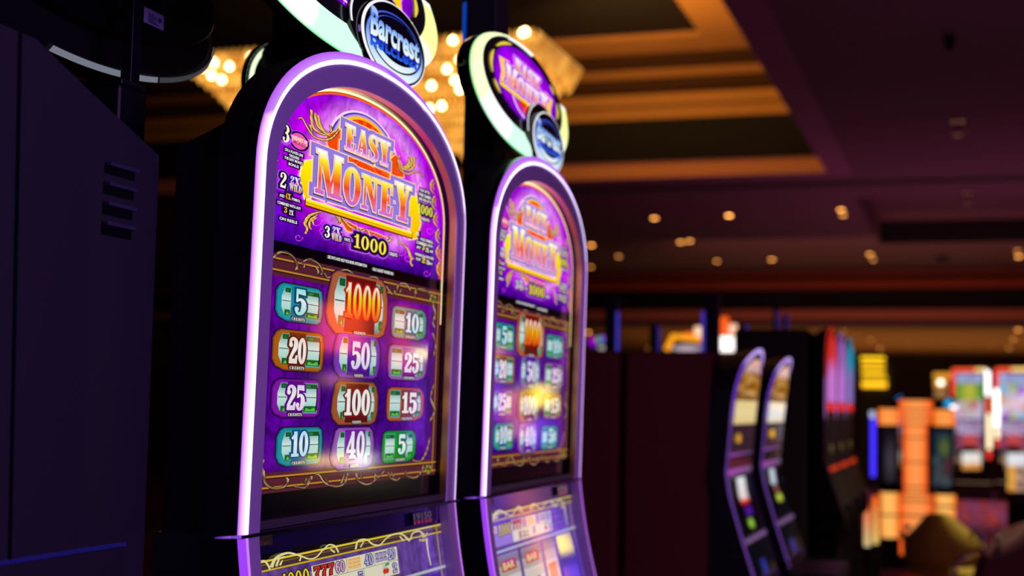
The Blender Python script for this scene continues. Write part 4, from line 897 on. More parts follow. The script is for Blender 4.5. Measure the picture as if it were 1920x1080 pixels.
# ================================================================== chandelier
XC = 8.2; XF = 7.7
tl, tr = atX(366, 112, XF), atX(1006, 52, XF)
bl, br = atX(520, 262, XF), atX(838, 236, XF); ml = atX(356, 142, XF); mr_ = atX(985, 94, XF)
ch = empty('chandelier', (XC, (tl.y+tr.y)/2, tl.z)); tag(ch, 'wide glowing golden crystal chandelier hanging in the ceiling recess behind the machines', 'chandelier')
zt0, zm, zb = (tl.z+tr.z)/2, (ml.z+mr_.z)/2, (bl.z+br.z)/2; cy = ch.location.y; z0 = ch.location.z
dep = 1.0
lv = [(zt0, tr.y-cy, tl.y-cy, .5), (zm, mr_.y-cy, ml.y-cy, .5), (zm-.10, mr_.y-cy+.22, ml.y-cy-.12, .42), ((zm+zb)/2, br.y-cy-.16, bl.y-cy+.42, .30), (zb, br.y-cy, bl.y-cy+.1, .14)]
fr = MB()
for z, ya, yb_, d in lv:
    q = [(-d, ya, z-z0), (d, ya, z-z0), (d, yb_, z-z0), (-d, yb_, z-z0)]
    fr.tube(q, .012, 6, closed=True)
for z, ya, yb_, d in lv[:1]: fr.box(-d, d, ya, yb_, z-z0, z-z0+.03)
for k in (-.6, .6): fr.tube([(0, k, .03), (0, k, ZC+1.62-z0)], .012, 8)
fr.build('frame', [mat('antique_brass', rgb(170, 110, 40), .35, .9)], ch)
mcr = bpy.data.materials.new('golden_lit_crystal'); mcr.use_nodes = True; nt = mcr.node_tree; pb = nt.nodes['Principled BSDF']; pb.inputs['Base Color'].default_value = (.5, .3, .1, 1); pb.inputs['Roughness'].default_value = .15
tc = nt.nodes.new('ShaderNodeTexCoord'); n1 = nt.nodes.new('ShaderNodeTexNoise'); n1.inputs['Scale'].default_value = 7; n1.inputs['Detail'].default_value = 5; rmp = nt.nodes.new('ShaderNodeValToRGB')
e = rmp.color_ramp.elements; e[0].position = .32; e[0].color = (.40, .15, .014, 1); e[1].position = .72; e[1].color = (1.1, .55, .09, 1)
nt.links.new(tc.outputs['Object'], n1.inputs['Vector']); nt.links.new(n1.outputs['Fac'], rmp.inputs[0]); nt.links.new(rmp.outputs[0], pb.inputs['Emission Color']); pb.inputs['Emission Strength'].default_value = .95
cs = MB(); rnd = random.Random(11)
def crystal(p, r, h):
    cs.add([(p[0], p[1], p[2]+h), (p[0]-r, p[1], p[2]), (p[0], p[1]-r, p[2]), (p[0]+r, p[1], p[2]), (p[0], p[1]+r, p[2]), (p[0], p[1], p[2]-h)], [(0, 1, 2), (0, 2, 3), (0, 3, 4), (0, 4, 1), (5, 2, 1), (5, 3, 2), (5, 4, 3), (5, 1, 4)])
for (za, a0, a1, d0), (zb_, b0, b1, d1) in zip(lv, lv[1:]):
    nn = 46; rows = max(3, int(abs(za-zb_)/.045))
    for side in range(4):
        m_ = nn if side % 2 == 0 else 16
        for i in range(m_):
            for j in range(rows+1):
                t = j/rows; u = (i+.5)/m_; d = d0+(d1-d0)*t; ya = a0+(b0-a0)*t; yb_ = a1+(b1-a1)*t
                p = {0: (-d, ya+(yb_-ya)*u), 2: (d, ya+(yb_-ya)*u), 1: (-d+2*d*u, ya), 3: (-d+2*d*u, yb_)}[side]
                crystal((p[0], p[1], za+(zb_-za)*t-z0), .021, .030)
for i in range(420):
    t = rnd.random(); crystal((rnd.uniform(-.14, .14), br.y-cy+(bl.y-br.y)*t, zb-z0+rnd.uniform(-.05, .05)), .03, .05)
o = cs.build('crystal_strands', [mcr], ch); o['kind'] = 'stuff'
for x, y in [(401, 118), (397, 142), (416, 150), (380, 128), (430, 125), (849, 76), (862, 112), (809, 161), (853, 151), (862, 168), (805, 204), (828, 199), (932, 58), (980, 62), (880, 66), (760, 190), (838, 130), (790, 215), (470, 108), (445, 200), (985, 60), (620, 90)]:
    p = atX(x, y, XF-.04); b = MB(); b.lathe((p.x-XC, p.y-cy, p.z-z0), [(.002, -.02), (.017, -.012), (.021, 0), (.014, .015), (.003, .026)], 10)
    b.build('bulb', [glow('warm_white_bulb', (1, .66, .26, 1), 16)], ch, smooth=True)
# ================================================================== back row next to the front machines
M_INDIGO = mat('indigo_grey_panel', rgb(17, 14, 30), .62, noise=.15, nscale=3)
YA = .885
def pA(x, y): q = atY(x, y, YA); return (q.x, q.z)
pts = [pA(297, 330), pA(298, 292), pA(176, 178), pA(60, 130)]
xr, xl = pts[0][0], pts[0][0]-.62
ca = empty('slot_machine_cabinet', (xr-.31, YA, 0)); tag(ca, 'dark indigo machine cabinet seen from behind at the left edge, with louvred vents', 'slot machine')
ox = -(xr-.31)
b = MB(); b.prism([(xr+ox, 0, 0), (xr+ox, 0, pts[1][1]), (pts[2][0]+ox, 0, pts[2][1]), (pts[2][0]-.10+ox, 0, pts[2][1]+.035), (xl+ox, 0, pts[2][1]+.04), (xl+ox, 0, 0)], (0, .55, 0)); b.build('body', [M_INDIGO], ca)
g = MB(); q0, q1 = pA(37, 60), pA(20, 900)
g.prism([(pA(34, 60)[0]+ox, -.0012, pA(34, 60)[1]), (pA(40, 60)[0]+ox, -.0012, pA(40, 60)[1]), (pA(20, 1050)[0]+ox, -.0012, pA(20, 1050)[1]), (pA(14, 1050)[0]+ox, -.0012, pA(14, 1050)[1])], (0, .001, 0)); g.build('panel_gap', [M_BLACK], ca)
for k in range(4):
    y0 = 305+37*k; a_, b_ = pA(196-k*2, y0), pA(249-k*2, y0+34); v = MB()
    v.prism([(a_[0]+ox, -.002, a_[1]), (b_[0]+ox, -.002, a_[1]-.002), (b_[0]+ox, -.0065, b_[1]+.006), (b_[0]+ox, -.002, b_[1]), (a_[0]+ox, -.002, b_[1]+.001)][:2]+[(b_[0]+ox, -.002, b_[1]), (a_[0]+ox, -.002, b_[1])], (0, .0015, 0))
    v.box(a_[0]+ox, b_[0]+ox, -.008, -.002, a_[1]-.003, a_[1]+.001, 1); v.build('vent_louvre', [M_BLACK, mat('louvre_lip', rgb(70, 66, 96), .3, .4)], ca)
t = MB(); t0, t1 = pA(0, 1053), pA(228, 1021); t.box(t0[0]-.05+ox, t1[0]+ox, -.006, 0, (t0[1]+t1[1])/2-.002, (t0[1]+t1[1])/2+.0015); t.build('blue_trim', [mat('blue_chrome_trim', rgb(50, 50, 170), .2, .9, emi=rgb(36, 30, 130), es=.35)], ca)

def back_topper(name, label, cxp, cyp, zc, post=True, sticker=True, bright=.05, half=(.328, .10), extra=True):
    """oval sign of a machine that faces away: black back plate, housing and the ring's rim"""
    r = empty(name, (cxp, cyp, 0)); tag(r, label, 'sign')
    E = lambda ra, rb, y, dz=0, a0=0, a1=360, n=72: [(ra*math.cos(math.radians(a0+(a1-a0)*i/n)), y, zc+dz+rb*math.sin(math.radians(a0+(a1-a0)*i/n))) for i in range(n+(0 if abs(a1-a0) == 360 else 1))]
    A_, B_ = half; h = MB()
    dp = 1 if sticker else .25; R = [E(A_*.93, B_*.90, 0), E(A_, B_, .006*dp), E(A_, B_, .055*dp), E(A_*.9, B_*.9, .07*dp)]
    for a, b in zip(R, R[1:]): h.strip(a, b, closed=True)
    h.add(R[0], [tuple(range(72))]); h.add(R[-1], [tuple(range(72))[::-1]]); hs = h.build('housing', [mat('topper_black', (.004, .004, .006, 1), .4, spec=.2)], r, smooth=True)
    k = MB(); R = [E(A_*.86, B_*.80, -.022, .030), E(A_*.88, B_*.83, -.018, .030), E(A_*.88, B_*.83, 0, .030)]
    for a, b in zip(R, R[1:]): k.strip(a, b, closed=True)
    k.add(R[0], [tuple(range(72))]); k.build('back_plate', [mat('back_plate_black', rgb(6, 6, 9), .35, spec=.2)], hs, smooth=True)
    for a0, a1, s in (((184, 139, bright), (135, 60, bright*.6)) if not sticker else ((259, 288, bright), (290, 303, bright), (304, 360, bright*.25))):
        t = MB(); e0, e1 = E(A_*1.0, B_*1.0, .003, 0, a0, a1, 24), E(A_*(.965 if sticker else .95), B_*(.93 if sticker else .95), -.002, 0, a0, a1, 24); t.strip(e0, e1, 0)
        c_ = (.78, 1, .62, 1) if (not sticker and a0 > 170) else ((.75, .8, 1, 1))
        t.build('ring_segment', [glow('ring_%d_%d' % (int(s*100), a0), c_, s)], hs)
    if sticker:
        s_ = MB(); p0 = atY(271, 12, cyp-.024); p1 = atY(307, 58, cyp-.024)
        x0, x1, z0_, z1_ = p0.x-cxp, p1.x-cxp, p1.z, p0.z
        s_.add([(x0, -.0235, z0_), (x1, -.0235, z0_), (x1, -.0235, z1_), (x0, -.0235, z1_)], [(0, 1, 2, 3)], 0)
        for i in range(6): zz = z0_+(z1_-z0_)*(.12+.11*i); s_.add([(x0+.01, -.0238, zz), (x1-.012-.006*(i % 3), -.0238, zz), (x1-.012-.006*(i % 3), -.0238, zz+.0016), (x0+.01, -.0238, zz+.0016)], [(0, 1, 2, 3)], 1)
        s_.add([(x1-.014, -.0238, z1_-.012), (x1-.006, -.0238, z1_-.012), (x1-.006, -.0238, z1_-.006), (x1-.014, -.0238, z1_-.006)], [(0, 1, 2, 3)], 1)
        s_.build('rating_sticker', [mat('sticker_paper', rgb(170, 165, 215), .7), mat('sticker_print', rgb(84, 76, 120), .7)], r)
    if post:
        p = MB(); pc = atY(248, 100, cyp-.06).x-cxp
        p.box(pc-.010, pc+.010, -.066, -.050, 1.2, zc+.5, 0, bev=.002); p.box(pc-.02, pc+.02, -.05, .0, zc-.03, zc+.03, 0)
        bz = atY(240, 176, cyp-.07).z; xa, xb = atY(184, 176, cyp-.07).x-cxp, atY(276, 190, cyp-.10).x-cxp
        p.box(xa, xb, -.10, .04, 0, bz, 0, bev=.006); p.box(xa-.004, xb-.01, -.105, .045, bz-.004, bz+.004, 0, bev=.003)
        p.build('post', [mat('post_black', rgb(12, 13, 22), .3)], r)
    else:
        p = MB(); p.box(-.05, .05, .0, .06, 0, zc-.04); p.build('post', [M_MATTE], r)
    return r
back_topper('topper_sign', 'black back of an oval topper sign with a white rating sticker, top left corner', 1.50, 1.06, HC+.515, bright=.22)
back_topper('topper_sign', 'black oval topper with a lit white rim peeking over the nearest machine', 2.39, 1.15, HC+.535, post=False, sticker=False, bright=1.3, half=(.30, .12))

# ================================================================== middle bank: curved-screen machines and dark cabinets
M_BROWN = mat('espresso_cabinet_side', rgb(112, 42, 26), .7, noise=.2, nscale=4)
def curve_y(w):                                   # front profile of the curved-screen machines (w = height relative to the lens)
    pts = [(.24, -.080), (.15, -.036), (.05, -.014), (-.08, 0), (-.22, .012), (-.30, 0), (-.45, -.045), (-.62, -.10), (-.8, -.14)]
    if w >= pts[0][0]: return pts[0][1]-(w-pts[0][0])*.8
    for (w0, y0), (w1, y1) in zip(pts, pts[1:]):
        if w >= w1: return y0+(y1-y0)*(w0-w)/(w0-w1)
    return pts[-1][1]
def slim_y(w):
    return -.02*max(0, w-.1) if w > -.3 else -.35*(-.3-w)
def curved_machine(name, label, group, arts, H=.215, W=.56, hull=M_BODY, frame='violet', depth=.30, curve_y=curve_y, deck=True, pm=None):
    r = empty(name); tag(r, label, 'slot machine', group)
    N = 30
    def halfw(w):                                  # pointed-arch outline
        if w > H-.16: t = (w-(H-.16))/.16; return (W/2)*math.sqrt(max(0, 1-t**2.2))
        return W/2
    ws = [H-.0005-(H+.62)*(i/N)**1.15 for i in range(N+1)]
    ws = [H-.001, H-.004, H-.012, H-.025, H-.045, H-.07]+[H-.10-(.52+H)*(i/22) for i in range(23)]
    Lf = [(W/2-halfw(w), curve_y(w), w+HC) for w in ws]; Rf = [(W/2+halfw(w), curve_y(w), w+HC) for w in ws]
    ins = lambda t: ([(W/2-max(0, halfw(w+t*.6 if w+t*.6 < H else H)-t), curve_y(w), w+HC) for w in ws], [(W/2+max(0, halfw(w+t*.6 if w+t*.6 < H else H)-t), curve_y(w), w+HC) for w in ws])
    # hull
    b = MB(); sh = lambda P_, d: [(x, y+d, z) for x, y, z in P_]
    b.strip(sh(Lf, .006), sh(Rf, .006)); 
    Lb = [(x, max(.07, y+.07), z-.02) for x, y, z in Lf]; Rb = [(x, max(.07, y+.07), z-.02) for x, y, z in Rf]
    b.strip(sh(Lf, .006), Lb); b.strip(sh(Rf, .006), Rb); b.strip(Lb, Rb)
    zb_ = ws[-1]+HC; yb_ = curve_y(ws[-1])
    b.box(0, W, yb_+.006, .07, zb_-.02, zb_+.02); b.box(0, W, -.28 if deck else yb_, .07, zb_-.08, zb_-.02, bev=.01); b.box(.01, W-.01, -.06, .07, 0, zb_-.08)
    b.build('hull', [hull], r)
    if depth:
        b = MB(); b.box(.004, W-.004, .07, .07+depth, 0, HC+H-.022, 0, bev=.012); b.build('cabinet', [M_BROWN], r)
    # lit edge
    def led2(x, z):
        u = x/W; k = (z-HC)/H
        if frame == 'violet':
            if k > .72: return (.62, .40, 1.05, 1)
            if u < .5: return (.12, .03, .55, 1) if k > -.2 else (.11, .04, .28, 1)
            return (.24, .05, .62, 1) if k > .2 else (.12, .04, .22, 1)
        if k > .35: return frame[0]
        if k > -.1: return frame[1]
        return frame[2]
    b = MB(); li, ri = ins(.022)
    cl = [led2(p[0]*.0, p[2]) for p in Lf]; c2 = [led2(W, p[2]) for p in Rf]
    b.strip(sh(Lf, .004), sh(li, 0), 0, cl); b.strip(sh(Rf, .004), sh(ri, 0), 0, c2); b.build('light_frame', [M_TUBE], r)
    # pictures on the curved face
    for nm, w0, w1, t, fn in arts:
        b = MB(); m_ = 14; nx = 10; vs = []; cs = []
        for j in range(m_+1):
            w = w0+(w1-w0)*j/m_; hw = max(.004, halfw(min(H, w+.03))-t)
            for i in range(nx+1):
                u = i/nx; vs.append((W/2-hw+2*hw*u, curve_y(w)-.004, w+HC)); cs.append(fn(u, j/m_))
        b.add(vs, [(j*(nx+1)+i, j*(nx+1)+i+1, (j+1)*(nx+1)+i+1, (j+1)*(nx+1)+i) for j in range(m_) for i in range(nx)], 0, cs); b.build(nm, [pm or M_LCD], r)
    return r
def mixc(a, b, t): t = max(0, min(1, t)); return tuple(a[i]*(1-t)+b[i]*t for i in range(4))
def hsh(i, j): return (math.sin(i*12.9898+j*78.233)*43758.5453) % 1
def amber(u, v):
    c = mixc(hx('f0b8a0'), hx('c8a0c0'), v*2) if v < .3 else mixc(hx('d89020'), hx('5a2c08'), hsh(int(u*7), int(v*11)))
    return mixc(c, hx('fff0c0'), .35 if hsh(int(u*9), int(v*17)+3) > .8 else 0)
def tall(u, v):
    if .28 < u < .62 and v < .40: return mixc(hx('f8fcff'), hx('ffe0e0'), v*2)
    if .28 < u < .62 and v < .47: return hx('ff4020')
    if u > .62 and v < .4: return mixc(hx('283858'), hx('0a0a20'), u)
    if .3 < u < .7 and .5 < v < .68: return hx('5a18a8')
    if .35 < u < .6 and .74 < v < .86: return hx('a8e048')
    return hx('08060e')
def tall2(u, v):
    if .25 < u < .6 and v < .30: return hx('dce8f8')
    if .3 < u < .6 and .36 < v < .46: return hx('d07060')
    if .35 < u < .65 and .54 < v < .66: return hx('d8e850')
    return hx('0a0812')
aw = lambda c0, c1: (lambda u, v: mixc(c0, c1, abs(v-.5)*1.2))
XM, YM = 4.87, .79
def arts_a(main, plate): return [('upper_screen', .175, .035, .035, amber), ('value_plate', .028, -.055, .030, plate), ('bill_panel', -.065, -.150, .020, lambda u, v: hx('3a2230')),
      ('silver_bar', -.156, -.166, .018, lambda u, v: mixc(hx('9a50b8'), hx('504858'), u)), ('service_band', -.172, -.208, .02, lambda u, v: hx('0c0a16')), ('lower_bar', -.212, -.232, .016, lambda u, v: mixc(hx('b050c0'), hx('6a5a78'), u)),
      ('main_screen', -.245, -.44, .05, main), ('button_bar', -.447, -.462, .03, lambda u, v: hx('7a5a8c')), ('button_panel', -.47, -.58, .05, lambda u, v: hx('3038a0') if .3 < u < .6 and v > .5 else hx('0a0a14'))]
m3 = curved_machine('slot_machine', 'curved-screen slot machine with amber top screen and cream plate, right of the dark cabinets', 'pair of curved slot machines with violet tips', arts_a(tall, aw(hx('ffe8a8'), hx('e8c878'))))
m3.location = (XM, YM, 0)
m4 = curved_machine('slot_machine', 'farther curved-screen slot machine with brighter white plate, right of the amber one', 'pair of curved slot machines with violet tips', arts_a(tall2, aw(hx('ffffff'), hx('ffe0a0'))))
m4.location = (5.72, YM, 0)
for root, u0, w_, c_ in ((m3, .28, -.105, 'c89020'), (m4, .34, -.10, 'f0b020')):
    b = MB(); cx_ = .56*u0; b.tube([(cx_+.022*math.cos(t), curve_y(w_)-.008, HC+w_+.012*math.sin(t)) for t in [k*math.pi/8 for k in range(16)]], .005, 6, closed=True); b.build('round_badge', [glow('badge_'+c_, hx(c_), 1.0)], root)
# dark cabinets back to back with them
def cab(name, label, x, y, sx, sy, h, m=M_BROWN, grp=None, extra=None):
    r = empty(name, (x, y, 0)); tag(r, label, 'slot machine', grp)
    b = MB(); b.box(0, sx, 0, sy, .08, h, 0, bev=.018); b.build('cabinet', [m], r)
    b = MB(); b.box(.02, sx-.02, .02, sy-.02, 0, .08); b.build('plinth', [M_MATTE], r)
    b = MB(); b.box(-.004, -.001, .02, sy-.02, .5, h-.03); b.box(-.008, -.001, sy*.45, sy*.55, 1.0, 1.03, bev=.001); b.build('side_panel', [m], r)
    return r
cab('slot_machine_cabinet', 'dark brown side of the cabinet left of the amber curved machine', XM, 1.185, .70, .24, HC+.195, grp='dark cabinets seen side on')
cab('slot_machine_cabinet', 'dark brown cabinet side nearest to the right edge of the twin machine', XM+.05, 1.45, .70, .30, HC+.19, grp='dark cabinets seen side on')
# round lock seen on the cabinet flank
# posts behind the cabinets, their edges lit blue
M_POST = mat('grey_post', rgb(40, 44, 60), .4, .5); M_BLUE = glow('blue_edge_light', (.10, .07, .85, 1), .9)
for x, yt_, yb2, X, wd, l, s in ((1149, 560, 668, 6.6, .060, 'dark sign post with a blue lit edge, nearest right of the twin machine', 1), (1228, 612, 668, 8.4, .055, 'short dark sign post with a faint blue edge left of the yellow zigzag', .5), (1336, 550, 668, 7.2, .075, 'thick black sign post between the yellow zigzag and the white lit sign', 1.),
                              (1394, 612, 668, 9.5, .05, 'thin blue-edged post just right of the white lit sign', 1), (1455, 572, 640, 9.6, .03, 'thin bluish post rising behind the tall black cabinet', .4), (1473, 590, 640, 10.5, .03, 'shorter bluish post beside the thin one behind the tall black cabinet', .35)):
    a = atX(x, yt_, X); c_ = atX(x, yb2, X); r = empty('sign_post', (X, a.y, 0)); tag(r, l, 'post', 'posts behind the dark cabinets')
    b = MB(); b.box(-.03, .03, -wd/2, wd/2, 0, a.z, bev=.006); b.build('shaft', [M_POST], r)
    b = MB(); b.box(-.036, -.030, -wd/2-.010 if x != 1336 else wd/2-.004, -wd/2+.004 if x != 1336 else wd/2+.012, c_.z-.3, atX(x, max(yt_, 585), X).z); b.build('edge_light', [glow('blue_edge_%d' % int(s*10), (.10, .07, .85, 1), s*.45)], r)
# lit toppers of machines farther back
def place_sign(name, label, X, cx, cyy): p = atX(cx, cyy, X); r = empty(name, (X, p.y, 0)); tag(r, label, 'sign'); return r, p
X = 15.0; r, p = place_sign('zigzag_sign', 'amber neon zigzag sign over a silvery oval, above the dark cabinets', X, 1285, 640)
Lc = lambda x, y, dx=0: (dx, atX(x, y, X).y-p.y, atX(x, y, X).z)
b = MB(); b.tube([Lc(1250, 657), Lc(1262, 631), Lc(1290, 633), Lc(1317, 637)], .034, 10); b.build('amber_tube', [glow('amber_neon', (1, .36, .01, 1), 1.1)], r)
b = MB(); b.box(.03, .12, Lc(1319, 645)[1], Lc(1252, 645)[1], Lc(1290, 662)[2], Lc(1290, 640)[2]); b.build('back_box', [M_MATTE], r)
b = MB(); q = Lc(1288, 653); b.lathe((.0, q[1], q[2]-.035), [(.02, 0), (.15, .02), (.16, .035), (.15, .05), (.02, .07)], 24, sx=.3); b.build('silver_oval', [glow('silver_glow', (.55, .42, .5, 1), .9)], r, smooth=True)
b = MB(); b.box(-.04, .04, -.05, .05, 0, Lc(1290, 662)[2]); b.build('post', [M_MATTE], r)
r, p = place_sign('lamp_cluster', 'cream and red lamps just behind the right end of the amber zigzag', X+1, 1310, 622)
X = 16.0; b = MB(); q = Lc(1311, 624); b.box(-.02, .03, q[1]-.055, q[1]+.055, q[2]-.055, q[2]+.07, bev=.02); b.build('cream_lamp', [glow('cream_lamp', (1, .62, .36, 1), 1.3)], r)
b = MB(); q = Lc(1295, 628); b.box(-.01, .04, q[1]-.06, q[1]+.08, q[2]-.03, q[2]+.03, bev=.015); b.build('red_lamp', [glow('red_lamp', (1, .08, .02, 1), 1.0)], r)
b = MB(); b.box(0, .04, q[1]-.02, q[1]+.02, 0, q[2]); b.build('post', [M_MATTE], r)
r, p = place_sign('lit_sign', 'white-hot square sign with red tower and orange edges above the dark cabinets', 16.0, 1360, 625)
for nm, x0, x1, y0, y1, c_, s in (('white_panel', 1345, 1376, 631, 659, (1, .96, .9, 1), 2.0), ('red_tower', 1346, 1366, 594, 629, (1, .11, .01, 1), 1.05), ('orange_edge', 1376, 1384, 624, 660, (1, .16, .04, 1), 1.1), ('cream_lamp', 1367, 1381, 608, 627, (1, .55, .36, 1), 1.4)):
    b = MB(); a, c2 = Lc(x0, y0), Lc(x1, y1); b.box(-.02 if nm[0] == 'w' else 0, .05, c2[1], a[1], c2[2], a[2], bev=.018); b.build(nm, [glow(nm+'_light', c_, s)], r)
b = MB(); b.box(0, .05, -.08, .08, 0, Lc(1360, 662)[2]); b.build('post', [M_MATTE], r)
r, p = place_sign('rainbow_arc', 'small magenta, green and blue arc of lights beside the twin machine', 14.0, 1122, 640)
X = 14.0
for nm, pp, c_ in (('magenta_arc', [(1141, 634), (1132, 635)], (.55, .02, .75, 1)), ('blue_arc', [(1132, 635), (1126, 637)], (.04, .2, .9, 1)), ('green_arc', [(1126, 637), (1119, 637)], (.03, .45, .05, 1)), ('pink_arc', [(1118, 636), (1106, 640)], (.55, .0, .5, 1)), ('violet_arc', [(1106, 640), (1116, 648)], (.2, .0, .6, 1))):
    b = MB(); b.tube([Lc(*q) for q in pp], .028, 8); b.build(nm, [glow(nm+'_light', c_, .9)], r)
b = MB(); q = Lc(1129, 652); b.lathe((0, q[1], q[2]-.02), [(.02, 0), (.05, .02), (.02, .04)], 12); b.build('white_lamp', [glow('grey_lamp', (.5, .45, .4, 1), .8)], r)
b = MB(); b.box(0.03, .06, -.03, .03, 0, Lc(1120, 645)[2]); b.build('post', [M_MATTE], r)

# ================================================================== far bank with red and magenta toppers
def dim(u, v):
    if v < .5: return hx('4a3810') if hsh(int(u*3), int(v*9)) > .8 else hx('0a070a')
    return hx('6a5820') if .3 < u < .7 and .62 < v < .72 else hx('0a0608')
FB = [('red_glow', (.85, .03, .02, 1), (.7, .22, .75, 1)), ('magenta', (.42, .14, .55, 1), (.62, .2, .75, 1)), ('teal', (.02, .35, .55, 1), (.30, .2, .6, 1))]
for k, (nm, ctop, cmid) in enumerate(FB):
    lab = ['red-topped curved slot machine, nearest of the three slim ones left of the yellow sign', 'magenta-topped curved slot machine between the red-topped and teal-topped ones', 'teal-topped curved slot machine, farthest of the slim three'][k]
    H = .50
    a_ = [('curved_topper', .47, .05, .06, (lambda ct, cm: lambda u, v: mixc(ct, cm, (v-.35)*4))(ctop, cmid)), ('red_lamp_row', .045, -.005, .06, lambda u, v: hx('ff3020')), ('screen', -.02, -.33, .06, dim), ('orange_bar', -.335, -.36, .03, lambda u, v: hx('d83a18')), ('lower_front', -.365, -.56, .05, lambda u, v: hx('1c1408'))]
    o = curved_machine('slot_machine', lab, 'slim far machines with coloured toppers', a_, H=H, W=.62, frame=(tuple(x*.8 for x in ctop), tuple(x*.8 for x in cmid), (.03, .01, .02, 1)), depth=0, hull=mat('slim_matte_hull', rgb(16, 12, 14), .9, spec=.05), curve_y=slim_y, deck=False, pm=mat_art('dull_screen', .8, .6, .08))
    o.location = (8.5+.68*k, .82, 0)
r = cab('slot_machine_cabinet', 'tall black cabinet side behind the curved pair', 8.5, .93, .9, .43, HC+.475, m=mat('near_black_side', rgb(14, 11, 14), .6))
# amber lit low panels in front of the tower
for k, (x0, x1, y0, y1, y2) in enumerate([(1620, 1632, 942, 1025, 20), (1636, 1647, 930, 1020, 20)]):
    X = 10.8+.8*k; p = atX((x0+x1)/2, (y0+y1)/2, X); r = empty('low_light_panel', (X, p.y, 0)); tag(r, ['narrow orange-and-cream lit panel at the foot of the slim machines, left one', 'narrow orange lit panel next to the left base box of the glowing tower'][k], 'light panel', 'narrow lit panels by the tower')
    b = MB(); a, c2 = Lc(x0, y0), Lc(x1, y1); ya, yb_ = c2[1], a[1]; pl_ = p.y
    cA = hx('ff5a18'); cB = hx('f8d070') if k else hx('d8c890')
    b.add([(0, ya, c2[2]), (0, yb_, c2[2]), (0, yb_, a[2]), (0, ya, a[2])], [(0, 1, 2, 3)], 0, [cB, cB, cA, cA]); b.build('lit_face', [M_TUBE], r)
    b = MB(); b.box(.003, .10, ya-.01, yb_+.01, 0, a[2]+.01); b.build('housing', [M_MATTE], r)

# ================================================================== glowing tower with its two machines
X = 13.3; base = atX(1718, 900, X)
def LB(x, y): q = atX(x, y, X); return q.y-base.y, q.z
tw = empty('light_tower', (X, base.y, 0)); tag(tw, 'glowing orange light tower between two dark-screened machines', 'light tower')
def lit_box(b, x0, y0, x1, y1, ce, cc, dx0=-.02, dx1=.1, n=8, L=LB):
    a, z1 = L(x0, y0); c_, z0_ = L(x1, y1); vs = []; cs = []
    for i in range(n+1):
        t = i/n; k = 1-abs(t-.5)*2; k = min(1, k*1.6); bulge = -.05*math.sin(t*math.pi)
        for z in (z0_, z1): vs.append((dx0+bulge, a+(c_-a)*t, z)); cs.append(mixc(ce, cc, k))
    b.add(vs, [(2*i, 2*i+2, 2*i+3, 2*i+1) for i in range(n)], 0, cs)
    b.box(dx0+.002, dx1, min(a, c_)+.002, max(a, c_)-.002, z0_, z1, 1)
OE, OC = (1, .09, .004, 1), (1.0, .31, .075, 1)  # redder edge colour paints the bloom of the lit panels
b = MB(); y_ = 750
for y0, y1, x0, x1 in ((750, 768, 1686, 1749), (769, 782, 1686, 1749), (783, 796, 1688, 1747), (797, 820, 1694, 1739), (821, 866, 1694, 1739), (867, 912, 1694, 1739), (913, 925, 1694, 1739)): lit_box(b, x0, y0, x1, y1, OE, OC)
b.build('column', [M_TUBE, M_MATTE], tw)
b = MB()
for y0, y1 in ((926, 938), (939, 966), (967, 1010), (1011, 1042)): lit_box(b, 1687, y0, 1749, y1, OE, OC)
b.build('base_column', [M_TUBE, M_MATTE], tw)
b = MB(); a, _ = LB(1690, 900); c_, _ = LB(1746, 900); b.box(.1, .35, c_, a, 0, LB(1700, 752)[1]); b.build('core', [M_MATTE], tw)
def pic(fn, nm, x0, y0, x1, y1, par, L, nx=10, ny=14, dx=-.01):
    b = MB(); vs = []; cs = []
    for j in range(ny+1):
        for i in range(nx+1):
            a, z = L(x0+(x1-x0)*i/nx, y0+(y1-y0)*j/ny); vs.append((dx, a, z)); cs.append(fn(i/nx, j/ny))
    b.add(vs, [(j*(nx+1)+i, j*(nx+1)+i+1, (j+1)*(nx+1)+i+1, (j+1)*(nx+1)+i) for j in range(ny) for i in range(nx)], 0, cs); return b.build(nm, [M_LCD], par)
def pscreen(u, v):
    if v < .5: return mixc(hx('1a3040'), hx('6a7828'), max(0, 1-math.hypot((u-.6)/.4, (v-.3)/.25)))
    return mixc(hx('2a3038'), hx('6a2838') if u > .5 and v < .8 else hx('46545c'), hsh(int(u*5), int(v*12)))
def lscreen(u, v): return mixc(hx('181018'), hx('4a4450'), max(0, 1-math.hypot((u-.5)/.5, (v-.6)/.5)))
